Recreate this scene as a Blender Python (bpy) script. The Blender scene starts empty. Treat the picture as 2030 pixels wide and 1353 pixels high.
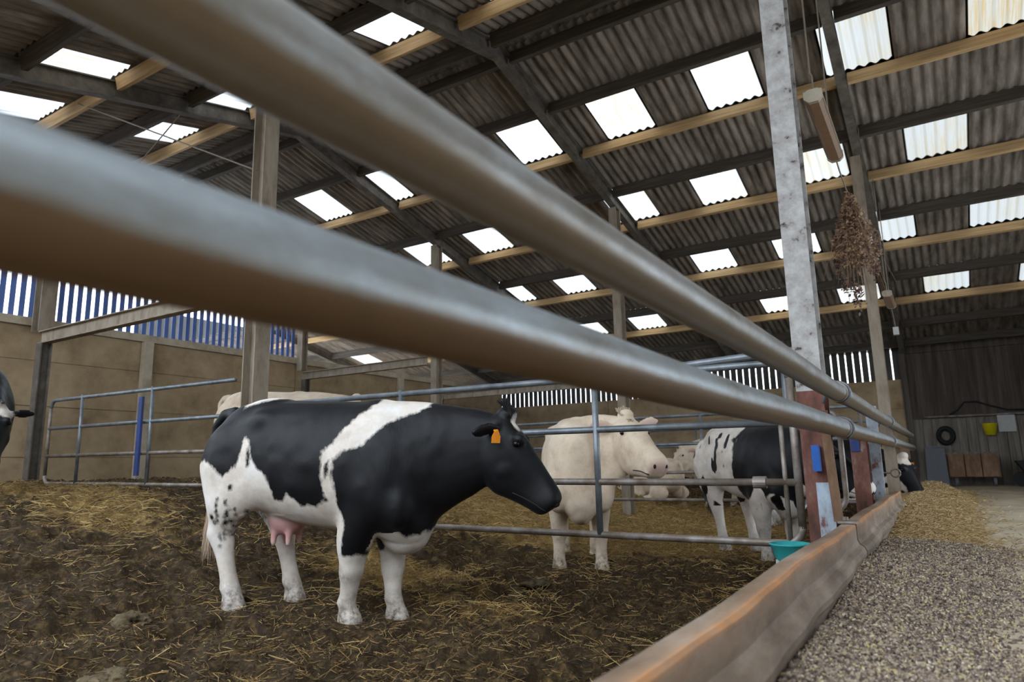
import bpy, math, random
import numpy as np
from mathutils import Vector, Matrix
random.seed(7); RNG = np.random.default_rng(11)
S = bpy.context.scene; COL = S.collection
# ------------------------------------------------------------------ camera, sky, exposure
cd = bpy.data.cameras.new('camera'); cam = bpy.data.objects.new('camera', cd); COL.objects.link(cam); S.camera = cam
YAW, PITCH, ROLL = .5563, .181, -.0208
cd.sensor_width = 36; cd.lens = 1354.6 / 2030 * 36; cd.clip_start = .02; cd.clip_end = 200
cy, sy, cp, sp = math.cos(YAW), math.sin(YAW), math.cos(PITCH), math.sin(PITCH)
fw = Vector((-sy*cp, cy*cp, sp)); rt = Vector((cy, sy, 0)); up = rt.cross(fw)
r2 = math.cos(ROLL)*rt + math.sin(ROLL)*up; u2 = -math.sin(ROLL)*rt + math.cos(ROLL)*up
m = Matrix((r2, u2, -fw)).transposed().to_4x4(); cam.matrix_world = m
cd.dof.use_dof = True; cd.dof.focus_distance = 4.1; cd.dof.aperture_fstop = 3.2
w = bpy.data.worlds.new('sky'); S.world = w; w.use_nodes = True
bg = w.node_tree.nodes['Background']; bg.inputs[0].default_value = (.80, .90, 1, 1); bg.inputs[1].default_value = 5.0
S.view_settings.view_transform = 'Standard'; S.view_settings.look = 'None'; S.view_settings.gamma = 1
S.view_settings.use_curve_mapping = False
S.view_settings.exposure = .03
S.cycles.max_bounces = 10; S.cycles.diffuse_bounces = 6; S.cycles.transparent_max_bounces = 8
S.cycles.sample_clamp_indirect = 8

# ------------------------------------------------------------------ helpers
def noise2(x, y, seed=0):
    xi = np.floor(x).astype(np.int64); yi = np.floor(y).astype(np.int64); fx = x-xi; fy = y-yi
    def h(a, b):
        n = (a*374761393 + b*668265263 + seed*974711) & 0xffffffff
        n = ((n ^ (n >> 13))*1274126177) & 0xffffffff
        return ((n ^ (n >> 16)) & 0xffff)/65535.
    ux = fx*fx*(3-2*fx); uy = fy*fy*(3-2*fy)
    return (h(xi, yi)*(1-ux)+h(xi+1, yi)*ux)*(1-uy)+(h(xi, yi+1)*(1-ux)+h(xi+1, yi+1)*ux)*uy
def fbm(x, y, o=4, seed=0):
    s = 0; a = .5
    for k in range(o): s = s+a*noise2(x*2**k, y*2**k, seed+k); a *= .5
    return s
class MB:
    def __init__(s): s.v = []; s.f = []
    def add(s, v, f):
        n = len(s.v); s.v += [tuple(p) for p in v]; s.f += [tuple(i+n for i in q) for q in f]; return s
    def box(s, x0, x1, y0, y1, z0, z1):
        return s.add([(x, y, z) for x in (x0, x1) for y in (y0, y1) for z in (z0, z1)],
                     [(0, 1, 3, 2), (4, 6, 7, 5), (0, 4, 5, 1), (2, 3, 7, 6), (0, 2, 6, 4), (1, 5, 7, 3)])
    def obox(s, c, ax, ay, az):
        c = Vector(c); ax, ay, az = Vector(ax), Vector(ay), Vector(az)
        return s.add([c+i*ax+j*ay+k*az for i in (-1, 1) for j in (-1, 1) for k in (-1, 1)],
                     [(0, 1, 3, 2), (4, 6, 7, 5), (0, 4, 5, 1), (2, 3, 7, 6), (0, 2, 6, 4), (1, 5, 7, 3)])
    def prism(s, prof, a, b, plane='xz'):
        # prof: outline; extruded along the third axis from a to b
        n = len(prof)
        def P(p, t): return {'xz': (p[0], t, p[1]), 'yz': (t, p[0], p[1]), 'xy': (p[0], p[1], t)}[plane]
        v = [P(p, a) for p in prof]+[P(p, b) for p in prof]
        return s.add(v, [(i, (i+1) % n, n+(i+1) % n, n+i) for i in range(n)]+[tuple(range(n))[::-1], tuple(range(n, 2*n))])
    def tube(s, pts, r, seg=12, cap=True):
        pts = [Vector(p) for p in pts]; n = len(pts); rr = r if hasattr(r, '__len__') else [r]*n
        t = (pts[1]-pts[0]).normalized(); ref = Vector((0, 0, 1)) if abs(t.z) < .9 else Vector((1, 0, 0))
        a = t.cross(ref).normalized(); v = []; f = []
        for i, p in enumerate(pts):
            t = (pts[min(i+1, n-1)]-pts[max(i-1, 0)]).normalized()
            a = (a-t*a.dot(t)).normalized(); b = t.cross(a)
            for k in range(seg):
                q = 2*math.pi*k/seg; v.append(p+(a*math.cos(q)+b*math.sin(q))*rr[i])
        for i in range(n-1):
            for k in range(seg):
                k2 = (k+1) % seg; f.append((i*seg+k, i*seg+k2, (i+1)*seg+k2, (i+1)*seg+k))
        if cap: f += [tuple(range(seg))[::-1], tuple(range((n-1)*seg, n*seg))]
        return s.add(v, f)
    def ell(s, c, r, seg=16, rings=10, rot=None):
        v = []; f = []; c = Vector(c)
        for i in range(rings+1):
            th = math.pi*i/rings
            for k in range(seg):
                q = 2*math.pi*k/seg; p = Vector((r[0]*math.sin(th)*math.cos(q), r[1]*math.sin(th)*math.sin(q), r[2]*math.cos(th)))
                v.append(c+(rot @ p if rot else p))
        for i in range(rings):
            for k in range(seg):
                k2 = (k+1) % seg; f.append((i*seg+k, (i+1)*seg+k, (i+1)*seg+k2, i*seg+k2))
        return s.add(v, f)
    def lathe(s, c, prof, seg=24):
        v = []; f = []; n = len(prof)
        for r, z in prof:
            for k in range(seg): q = 2*math.pi*k/seg; v.append((c[0]+r*math.cos(q), c[1]+r*math.sin(q), c[2]+z))
        for i in range(n-1):
            for k in range(seg): k2 = (k+1) % seg; f.append((i*seg+k, i*seg+k2, (i+1)*seg+k2, (i+1)*seg+k))
        return s.add(v, f)
    def rings(s, R):
        # R: list of equal-length closed rings
        n = len(R[0]); v = [p for r in R for p in r]; f = []
        for i in range(len(R)-1):
            for k in range(n): k2 = (k+1) % n; f.append((i*n+k, i*n+k2, (i+1)*n+k2, (i+1)*n+k))
        f += [tuple(range(n))[::-1], tuple(range((len(R)-1)*n, len(R)*n))]
        return s.add(v, f)
    def mesh(s, name):
        me = bpy.data.meshes.new(name); me.from_pydata(s.v, [], s.f); me.validate(); me.update(); return me
    def build(s, name, mt, parent=None, smooth=False, local=False):
        me = s.mesh(name)
        if parent is not None and not local:
            o = parent; off = Vector((0, 0, 0))
            while o: off = off+o.location; o = o.parent
            me.transform(Matrix.Translation(-off))
        return link(name, me, mt, parent, smooth)
def link(name, me, mt, parent=None, smooth=False):
    o = bpy.data.objects.new(name, me); COL.objects.link(o)
    if mt: me.materials.append(mt)
    if smooth: me.polygons.foreach_set('use_smooth', [True]*len(me.polygons))
    if parent is not None: o.parent = parent
    return o
def tag(o, label=None, cat=None, group=None, kind=None):
    if label: o['label'] = label
    if cat: o['category'] = cat
    if group: o['group'] = group
    if kind: o['kind'] = kind
    return o
def empty(name, loc, label, cat, group=None):
    o = bpy.data.objects.new(name, None); COL.objects.link(o); o.location = loc; o.empty_display_size = .1
    return tag(o, label, cat, group)
def rec(mb, name, mt, label, cat, group=None, smooth=False):   # one-mesh thing with its origin at its base
    v = np.array(mb.v); b = Vector((*((v.min(0)+v.max(0))/2)[:2], v[:, 2].min()))
    me = mb.mesh(name); me.transform(Matrix.Translation(-b)); o = link(name, me, mt, None, smooth); o.location = b
    return tag(o, label, cat, group)
def struct(mb, name, mt, smooth=False): return tag(mb.build(name, mt, None, smooth), kind='structure')
ORD = 'first second third fourth fifth sixth seventh eighth ninth tenth eleventh twelfth'.split()

# ------------------------------------------------------------------ materials
class NT:
    def __init__(s, name, rough=.8, metal=0, spec=.3):
        s.m = bpy.data.materials.new(name); s.m.use_nodes = True; s.t = s.m.node_tree; s.b = s.t.nodes['Principled BSDF']
        s.b.inputs['Roughness'].default_value = rough; s.b.inputs['Metallic'].default_value = metal
        s.b.inputs['Specular IOR Level'].default_value = spec
        s.tc = s.t.nodes.new('ShaderNodeTexCoord')
    def n(s, typ, **k):
        q = s.t.nodes.new('ShaderNode'+typ)
        for a, b in k.items(): setattr(q, a, b)
        return q
    def l(s, a, b): s.t.links.new(a, b)
    def noise(s, scale, detail=4, rough=.6, stretch=None, dist=0):
        q = s.n('TexNoise'); q.inputs['Scale'].default_value = scale; q.inputs['Detail'].default_value = detail
        q.inputs['Roughness'].default_value = rough; q.inputs['Distortion'].default_value = dist
        mp = s.n('Mapping'); mp.inputs['Scale'].default_value = stretch or (1, 1, 1)
        s.l(s.tc.outputs['Object'], mp.inputs[0]); s.l(mp.outputs[0], q.inputs['Vector']); return q.outputs['Fac']
    def ramp(s, fac, stops, const=False):
        q = s.n('ValToRGB'); r = q.color_ramp
        if const: r.interpolation = 'CONSTANT'
        while len(r.elements) < len(stops): r.elements.new(.5)
        for e, (p, c) in zip(r.elements, stops): e.position = p; e.color = (*c, 1) if len(c) == 3 else c
        s.l(fac, q.inputs[0]); return q.outputs[0]
    def mix(s, fac, a, b, mode='MIX'):
        q = s.n('Mix', data_type='RGBA', blend_type=mode)
        for i, x in ((0, fac), (6, a), (7, b)):
            if isinstance(x, (int, float)): q.inputs[i].default_value = x
            elif isinstance(x, tuple): q.inputs[i].default_value = (*x, 1)
            else: s.l(x, q.inputs[i])
        return q.outputs[2]
    def math(s, op, a, b=0):
        q = s.n('Math', operation=op)
        for i, x in ((0, a), (1, b)):
            if isinstance(x, (int, float)): q.inputs[i].default_value = x
            else: s.l(x, q.inputs[i])
        return q.outputs[0]
    def attr(s, name): q = s.n('Attribute', attribute_name=name); return q
    def bump(s, h, strength=.3, dist=.01):
        q = s.n('Bump'); q.inputs['Strength'].default_value = strength; q.inputs['Distance'].default_value = dist
        s.l(h, q.inputs['Height']); s.l(q.outputs[0], s.b.inputs['Normal']); return s
    def col(s, c):
        if isinstance(c, tuple): s.b.inputs['Base Color'].default_value = (*c, 1)
        else: s.l(c, s.b.inputs['Base Color'])
        return s
def speckled(name, stops, scale=8, rough=.8, metal=0, stretch=None, bump=.2, bscale=None, bdist=.005, detail=6):
    q = NT(name, rough, metal); n = q.noise(scale, detail, .65, stretch); q.col(q.ramp(n, stops)); q.bump(q.noise(bscale or scale*3, 4, .6, stretch), bump, bdist); return q.m
def plain(name, c, rough=.6, metal=0):
    q = NT(name, rough, metal); n = q.noise(30, 3); q.col(q.mix(n, tuple(x*.75 for x in c), tuple(min(1, x*1.2) for x in c))); return q.m
M = {}
def railmat(name, stops, rust, zr):
    # zinc mottling above, wavy-edged brown underside: rust, with underside shade darkened into its colour
    q = NT(name, .40, .35); c = q.ramp(q.noise(13, 6, .7, (1, .4, 1)), stops); sx = q.n('SeparateXYZ'); q.l(q.tc.outputs['Object'], sx.inputs[0])
    h = q.math('ADD', sx.outputs[2], q.math('MULTIPLY', q.math('SUBTRACT', q.noise(6, 5, .6, (1, .3, 1)), .5), .03))
    f = q.ramp(q.math('ADD', q.math('MULTIPLY', h, 20), .5), [(zr, (1, 1, 1)), (zr+.22, (0, 0, 0))])
    q.col(q.mix(f, c, q.mix(q.noise(17, 4), tuple(x*.7 for x in rust), rust))); q.bump(q.noise(35, 4), .14, .002); return q.m
M['galv_lower'] = railmat('galvanised_lower', [(.28, (.15, .135, .115)), (.42, (.25, .255, .25)), (.56, (.30, .33, .35)), (.75, (.42, .47, .51))], (.145, .092, .052), .18)
M['galv_upper'] = railmat('galvanised_upper', [(.28, (.12, .10, .08)), (.42, (.21, .195, .175)), (.56, (.27, .265, .255)), (.75, (.40, .43, .46))], (.165, .122, .08), .02)
M['gate'] = speckled('gate_steel', [(.3, (.10, .075, .055)), (.5, (.21, .17, .14)), (.7, (.32, .30, .29))], 7, .5, .4, None, .15, 40, .002)
M['coldsteel'] = speckled('gate_grey', [(.3, (.10, .11, .12)), (.55, (.20, .22, .24)), (.8, (.30, .32, .33))], 7, .45, .5, None, .1, 40, .002)
M['column'] = speckled('column_steel', [(.33, (.05, .04, .033)), (.41, (.30, .28, .27)), (.6, (.42, .41, .40)), (.8, (.52, .52, .52))], 11, .7, .1, None, .1, 40, .002)
M['dcolumn'] = speckled('column_brown', [(.3, (.16, .12, .085)), (.5, (.27, .22, .165)), (.75, (.36, .31, .25))], 8, .75, .1, (1, 1, .3), .1, 40, .002)
M['rafter'] = speckled('rafter_steel', [(.3, (.06, .048, .038)), (.6, (.13, .11, .09)), (.8, (.22, .20, .18))], 6, .7, .1)
M['purlin_shaded'] = speckled('purlin_wood_shaded', [(.25, (.028, .022, .017)), (.5, (.06, .048, .037)), (.75, (.11, .09, .07))], 5, .85, 0, (.3, 6, 6), .25, 20)  # shaded copy of the purlin timber, missing rooflight painted into the colour
M['purlin'] = speckled('purlin_wood', [(.25, (.20, .12, .055)), (.5, (.42, .27, .13)), (.75, (.56, .38, .20))], 5, .8, 0, (.3, 6, 6), .25, 20)
M['sheet'] = speckled('fibre_cement', [(.25, (.045, .036, .028)), (.45, (.145, .12, .097)), (.62, (.24, .20, .165)), (.8, (.35, .30, .25))], 3.2, .9, 0, (3, .5, 1), .3, 30)
M['concrete'] = speckled('wall_concrete', [(.25, (.19, .13, .072)), (.5, (.34, .245, .145)), (.75, (.45, .34, .215))], 2.2, .9, 0, None, .25, 18)
M['wallpost'] = speckled('wall_post', [(.25, (.27, .21, .14)), (.5, (.42, .35, .26)), (.75, (.52, .45, .35))], 4, .9, 0, None, .2, 18)
M['bluewood'] = speckled('blue_boards', [(.3, (.05, .09, .26)), (.7, (.11, .18, .44))], 4, .7, 0, (1, 1, .2))
M['darkwood'] = speckled('dark_boards', [(.3, (.03, .028, .025)), (.7, (.09, .08, .07))], 4, .8, 0, (1, 1, .2))
M['darkdoor'] = speckled('dark_door', [(.3, (.035, .026, .02)), (.55, (.075, .058, .047)), (.8, (.13, .11, .09))], 3, .8, 0, (4, 1, .25), .2, 20)
M['plank'] = speckled('weathered_planks', [(.3, (.08, .065, .05)), (.55, (.17, .145, .12)), (.8, (.26, .23, .20))], 4, .85, 0, (5, 1, .3), .25, 20)
M['rust'] = speckled('rusty_paint', [(.3, (.05, .028, .02)), (.46, (.15, .06, .045)), (.56, (.22, .11, .085)), (.62, (.34, .29, .29)), (.8, (.42, .42, .45))], 6, .8, .1, (1, 1, .4), .2, 40)
M['rustbar'] = speckled('rusty_bar', [(.3, (.09, .05, .03)), (.55, (.21, .125, .075)), (.8, (.33, .24, .17))], 9, .8, .2, (1, 1, .3), .25, 40)
M['flake'] = speckled('flaking_blue', [(.40, (.15, .075, .06)), (.46, (.30, .31, .35)), (.6, (.40, .47, .55)), (.8, (.54, .60, .66))], 9, .75, 0, (1, 1, .5), .25, 40)
M['blue'] = plain('blue_plastic', (.02, .11, .42), .45)
M['bluepaint'] = speckled('blue_paint', [(.3, (.05, .055, .09)), (.5, (.035, .06, .20)), (.8, (.08, .11, .28))], 10, .7, .1)
M['teal'] = plain('teal_enamel', (.03, .30, .30), .4)
M['orange'] = plain('orange_plastic', (.85, .28, .02), .5)
M['yellow'] = plain('yellow_plastic', (.62, .52, .01), .5)
M['white'] = plain('dirty_white', (.42, .42, .40), .7)
M['grey'] = plain('grey_plastic', (.10, .105, .12), .6)
M['black'] = plain('black_rubber', (.012, .011, .011), .7)
M['eye'] = plain('eye', (.006, .005, .005), .08)
M['wire'] = plain('wire', (.22, .19, .15), .6, .4)
M['clod'] = speckled('dried_dung', [(.3, (.035, .024, .011)), (.5, (.095, .068, .035)), (.7, (.165, .125, .072))], 16, .95, 0, None, .9, 40, .02)
M['diffuser'] = plain('dusty_diffuser', (.22, .13, .075), .5)
M['casing'] = plain('lamp_casing', (.34, .29, .22), .6)
# kerb: brown weathered concrete with orange staining along the outer arris
q = NT('kerb', .75); base = q.ramp(q.noise(7, 6, .65, (1, .3, 1)), [(.3, (.09, .06, .04)), (.5, (.185, .135, .095)), (.7, (.30, .24, .19))])
at = q.attr('edge'); base = q.mix(q.math('MULTIPLY', at.outputs['Fac'], q.noise(10, 4)), base, (.55, .23, .07)); q.col(base); q.bump(q.noise(40, 5), .35, .004); M['kerb'] = q.m
# passage floor
q = NT('passage_concrete', .85); q.col(q.ramp(q.noise(2.2, 8, .6), [(.3, (.30, .235, .155)), (.55, (.44, .36, .255)), (.75, (.52, .43, .31))])); q.bump(q.noise(60, 4), .25, .004); M['floor'] = q.m
# bedding: dark manure with straw patches
q = NT('bedding', .85, 0, .25); a = q.attr('straw')
dark = q.ramp(q.noise(22, 10, .75, None, .4), [(.3, (.010, .0058, .0022)), (.5, (.045, .026, .009)), (.62, (.13, .08, .028)), (.8, (.26, .17, .065))])
gold = q.ramp(q.noise(38, 6, .75, None, 1.5), [(.32, (.06, .034, .012)), (.5, (.31, .19, .062)), (.68, (.56, .39, .15))])
f = q.math('ADD', a.outputs['Fac'], q.math('MULTIPLY', q.math('SUBTRACT', q.noise(7, 5), .5), 1.3)); q.col(q.mix(q.ramp(f, [(.35, (0, 0, 0)), (.75, (1, 1, 1))]), dark, gold))
q.bump(q.noise(30, 8, .75, None, .6), .9, .03); M['bed'] = q.m
def strandmat(name, stops):
    q = NT(name, .6, 0, .35); q.col(q.ramp(q.attr('rnd').outputs['Fac'], stops)); return q.m
M['straw'] = strandmat('straw', [(0, (.17, .095, .028)), (.35, (.38, .225, .066)), (.7, (.58, .39, .135)), (1, (.74, .55, .25))])
M['strawdark'] = strandmat('soiled_straw', [(0, (.04, .022, .008)), (.5, (.12, .07, .025)), (.85, (.27, .165, .058)), (1, (.46, .30, .11))])
M['chaff'] = strandmat('chopped_straw', [(0, (.22, .13, .05)), (.4, (.42, .28, .12)), (.8, (.58, .42, .21)), (1, (.7, .56, .33))])
M['pellet'] = strandmat('feed', [(0, (.045, .031, .025)), (.3, (.15, .108, .083)), (.6, (.275, .205, .155)), (.85, (.43, .34, .255)), (.93, (.46, .36, .12)), (1, (.62, .56, .46))])
M['dryplant'] = strandmat('dried_plant', [(0, (.07, .035, .025)), (.5, (.19, .10, .06)), (1, (.33, .22, .12))])
M['hairblack'] = strandmat('black_hair', [(0, (.006, .006, .007)), (1, (.04, .033, .03))])
M['hairpale'] = strandmat('pale_hair', [(0, (.20, .13, .08)), (1, (.62, .47, .34))])
q = NT('feed_bed', .9); q.col(q.ramp(q.noise(90, 3, .7), [(.3, (.05, .038, .03)), (.5, (.16, .125, .10)), (.7, (.30, .245, .195))])); q.bump(q.noise(110, 3), .9, .012); M['feedbed'] = q.m
q = NT('chaff_bed', .9); q.col(q.ramp(q.noise(50, 6, .75), [(.3, (.17, .10, .04)), (.5, (.36, .24, .10)), (.7, (.54, .39, .19))])); q.bump(q.noise(70, 5), .9, .012); M['chaffbed'] = q.m
RLT = .42
# rooflight sheet: half clear, half milky, orange dirt in the valleys of some
q = NT('rooflight', .6); nt = q.t; tr = q.n('BsdfTransparent'); tl = q.n('BsdfTranslucent'); mx = q.n('MixShader'); nt.nodes.remove(q.b)
sx = q.n('SeparateXYZ'); q.l(q.tc.outputs['Object'], sx.inputs[0])
stain = q.math('MULTIPLY', q.noise(5, 4, .6, (8, .25, 1)), q.noise(.55, 1))
cc = q.ramp(stain, [(.22, (1, 1, 1)), (.33, (1, .92, .78)), (.45, (1, .72, .38))])
wv = q.n('TexWave', wave_type='BANDS', bands_direction='X', wave_profile='SIN'); wv.inputs['Scale'].default_value = 2*math.pi/(.685/6)/20; wv.inputs['Distortion'].default_value = .6; wv.inputs['Detail Scale'].default_value = .5; q.l(q.tc.outputs['Object'], wv.inputs[0])
cc = q.mix(1.0, cc, q.ramp(wv.outputs['Fac'], [(.0, (.78, .76, .72)), (.35, (1, 1, 1))]), 'MULTIPLY')
mr = q.n('MapRange'); q.l(sx.outputs[0], mr.inputs[0]); mr.inputs[1].default_value = -3; mr.inputs[2].default_value = -.2
cc = q.mix(mr.outputs[0], cc, q.mix(1.0, cc, (.50, .49, .47), 'MULTIPLY')); cc = q.mix(1.0, cc, (RLT, RLT, RLT), 'MULTIPLY'); q.l(cc, tr.inputs[0]); q.l(cc, tl.inputs[0])
mx.inputs[0].default_value = .6; q.l(tr.outputs[0], mx.inputs[1]); q.l(tl.outputs[0], mx.inputs[2]); q.l(mx.outputs[0], nt.nodes['Material Output'].inputs[0]); M['rooflight'] = q.m
def hide(name, blackc, whitec):
    # 'coat' > 0 is the black area; 'skin' pink; 'dirt' brown
    q = NT(name, .5, 0, .24); q.b.inputs['Sheen Weight'].default_value = .04; q.b.inputs['Sheen Roughness'].default_value = .4
    f = q.math('ADD', q.attr('coat').outputs['Fac'], q.math('MULTIPLY', q.math('SUBTRACT', q.noise(16, 5, .7, (1, 1, .55)), .5), .075))
    f = q.ramp(q.math('ADD', q.math('MULTIPLY', f, 30), .5), [(.2, (0, 0, 0)), (.8, (1, 1, 1))])
    wv = q.ramp(q.noise(4.5, 7, .7), [(.32, tuple(x*y for x, y in zip(whitec, (.72, .66, .62)))), (.5, tuple(x*y for x, y in zip(whitec, (.94, .92, .88)))), (.68, tuple(min(1, x*y) for x, y in zip(whitec, (1.06, 1.1, 1.16))))])
    bv = q.ramp(q.noise(4, 5, .6), [(.35, tuple(x*.6 for x in blackc)), (.7, tuple(x*1.5 for x in blackc))])
    c = q.mix(f, wv, bv)
    c = q.mix(q.attr('skin').outputs['Fac'], c, (.56, .30, .29))
    d = q.math('MULTIPLY', q.attr('dirt').outputs['Fac'], q.ramp(q.noise(22, 5, .7), [(.38, (.15, .15, .15)), (.62, (1, 1, 1))]))
    c = q.mix(d, c, (.085, .055, .035)); q.col(c)
    q.bump(q.noise(70, 4, .6, (1, 1, .4)), .22, .006); return q.m
M['bw'] = hide('hide_black_white', (.0042, .0042, .0055), (.66, .60, .55))
M['cream'] = hide('hide_cream', (.02, .018, .018), (.70, .57, .44))

# ------------------------------------------------------------------ terrain
TX = [.4, 1.5, 2.84, 3.5, 4.5, 6, 7, 8.5, 11, 20]; TZ = [-.93, -.90, -.83, -.765, -.56, -.27, -.19, -.14, -.12, -.12]
def terr(x): return np.interp(-np.asarray(x, float), TX, TZ)
HOOVES = []
def bumps(x, y):
    a = np.abs(fbm(x*3.1, y*3.1, 5, 3)-.48)*.28; b = (fbm(x*11, y*11, 4, 9)-.47)*.11+(fbm(x*27, y*27, 2, 19)-.37)*.035; c = (fbm(x*1.1, y*1.1, 3, 5)-.45)*.12
    return .05-a+b+c
def ground(x, y):
    x = np.asarray(x, float); y = np.asarray(y, float); h = bumps(x, y); k = np.ones_like(h)
    for hx, hy in HOOVES: k = np.minimum(k, np.clip((np.hypot(x-hx, y-hy)-.09)/.2, 0, 1))
    return terr(x)+h*k
def strawiness(x, y):
    g = lambda cx, cy, sx, sy_, a: a*np.exp(-((x-cx)/sx)**2-((y-cy)/sy_)**2)
    d = g(-3.5, 3.9, .75, .55, .9)+g(-2.3, 3.5, .5, .3, .5)+g(-7.5, 3.3, 1.8, .9, .8)+g(-5.5, 7.5, 3.5, 2.2, .85)+g(-3.6, 8.5, 2.2, 2.2, .6)+g(-6, 11, 5, 3, .75)+g(-5.4, 2.9, .9, .7, .35)+g(-2.6, 6.6, .8, .7, .35)
    return np.clip(d, 0, 1)

# ------------------------------------------------------------------ cattle
NS = 22
def sring(T, B, wid, lat, ex=2.3, low=0.0):
    T, B, lat = Vector(T), Vector(B), Vector(lat); c = (T+B)/2; h = (T-B)/2; r = []
    for k in range(NS):
        q = 2*math.pi*k/NS; cs, sn = math.cos(q), math.sin(q)
        a = math.copysign(abs(cs)**(2/ex), cs); b = math.copysign(abs(sn)**(2/ex), sn)
        r.append(c+lat*(wid*a*(1-low*sn))+h*b)
    return r
def limb(mb, st):
    R = []
    for x, y, z, rx, ry in st: R.append([Vector((x+rx*math.cos(2*math.pi*k/14), y+ry*math.sin(2*math.pi*k/14), z)) for k in range(14)])
    mb.rings(R)
def interp_st(st, per=4):
    st = np.array(st, float); n = len(st); t = np.arange(n); tt = np.linspace(0, n-1, (n-1)*per+1)
    def cr(c):
        out = []
        for u in tt:
            i = min(int(u), n-2); f = u-i; p0, p1, p2, p3 = c[max(i-1, 0)], c[i], c[i+1], c[min(i+2, n-1)]
            out.append(.5*(2*p1+(p2-p0)*f+(2*p0-5*p1+4*p2-p3)*f*f+(3*p1-p0-3*p2+p3)*f**3))
        return out
    return np.array([cr(st[:, j]) for j in range(st.shape[1])]).T
BODY = [(-1.10, 1.22, .98, .10), (-1.06, 1.31, .84, .19), (-.97, 1.375, .76, .255), (-.84, 1.41, .70, .30), (-.62, 1.41, .63, .315), (-.36, 1.395, .575, .335), (-.10, 1.38, .545, .325), (.10, 1.37, .50, .30), (.24, 1.345, .455, .255), (.36, 1.28, .47, .19), (.44, 1.18, .58, .10)]
HEAD = [(-.03, -.035, -.20, .06), (.0, -.005, -.235, .088), (.05, .008, -.265, .106), (.12, .014, -.31, .120), (.20, .018, -.345, .126), (.28, .016, -.355, .117), (.36, .012, -.345, .103), (.44, .008, -.29, .086), (.51, .006, -.248, .083), (.565, .004, -.218, .090), (.605, -.004, -.20, .091), (.632, -.022, -.178, .082), (.645, -.05, -.15, .06)]
def strands(name, mt, roots, dirs, lens, rad, parent, droop=.3, seg=3, local=True, gravity=None):
    # tapered curved hairs / straws: triangular section
    mb = MB(); rn = []
    for p, d, L in zip(roots, dirs, lens):
        p = Vector(p); d = Vector(d).normalized(); a = d.orthogonal().normalized(); b = d.cross(a); n0 = len(mb.v); V = []
        for i in range(seg+1):
            t = i/seg; c = p+d*(L*t)+Vector((0, 0, -droop*L*t*t)); rr = rad*(1-t*.8)
            V += [c+(a*math.cos(g)+b*math.sin(g))*rr for g in (0, 2.094, 4.189)]
        F = [(3*i+k, 3*i+(k+1) % 3, 3*i+3+(k+1) % 3, 3*i+3+k) for i in range(seg) for k in range(3)]
        mb.add(V, F); rn += [random.random()]*len(V)
    o = mb.build(name, mt, parent, False, local)
    at = o.data.attributes.new('rnd', 'FLOAT', 'POINT'); at.data.foreach_set('value', rn); return o
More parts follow.
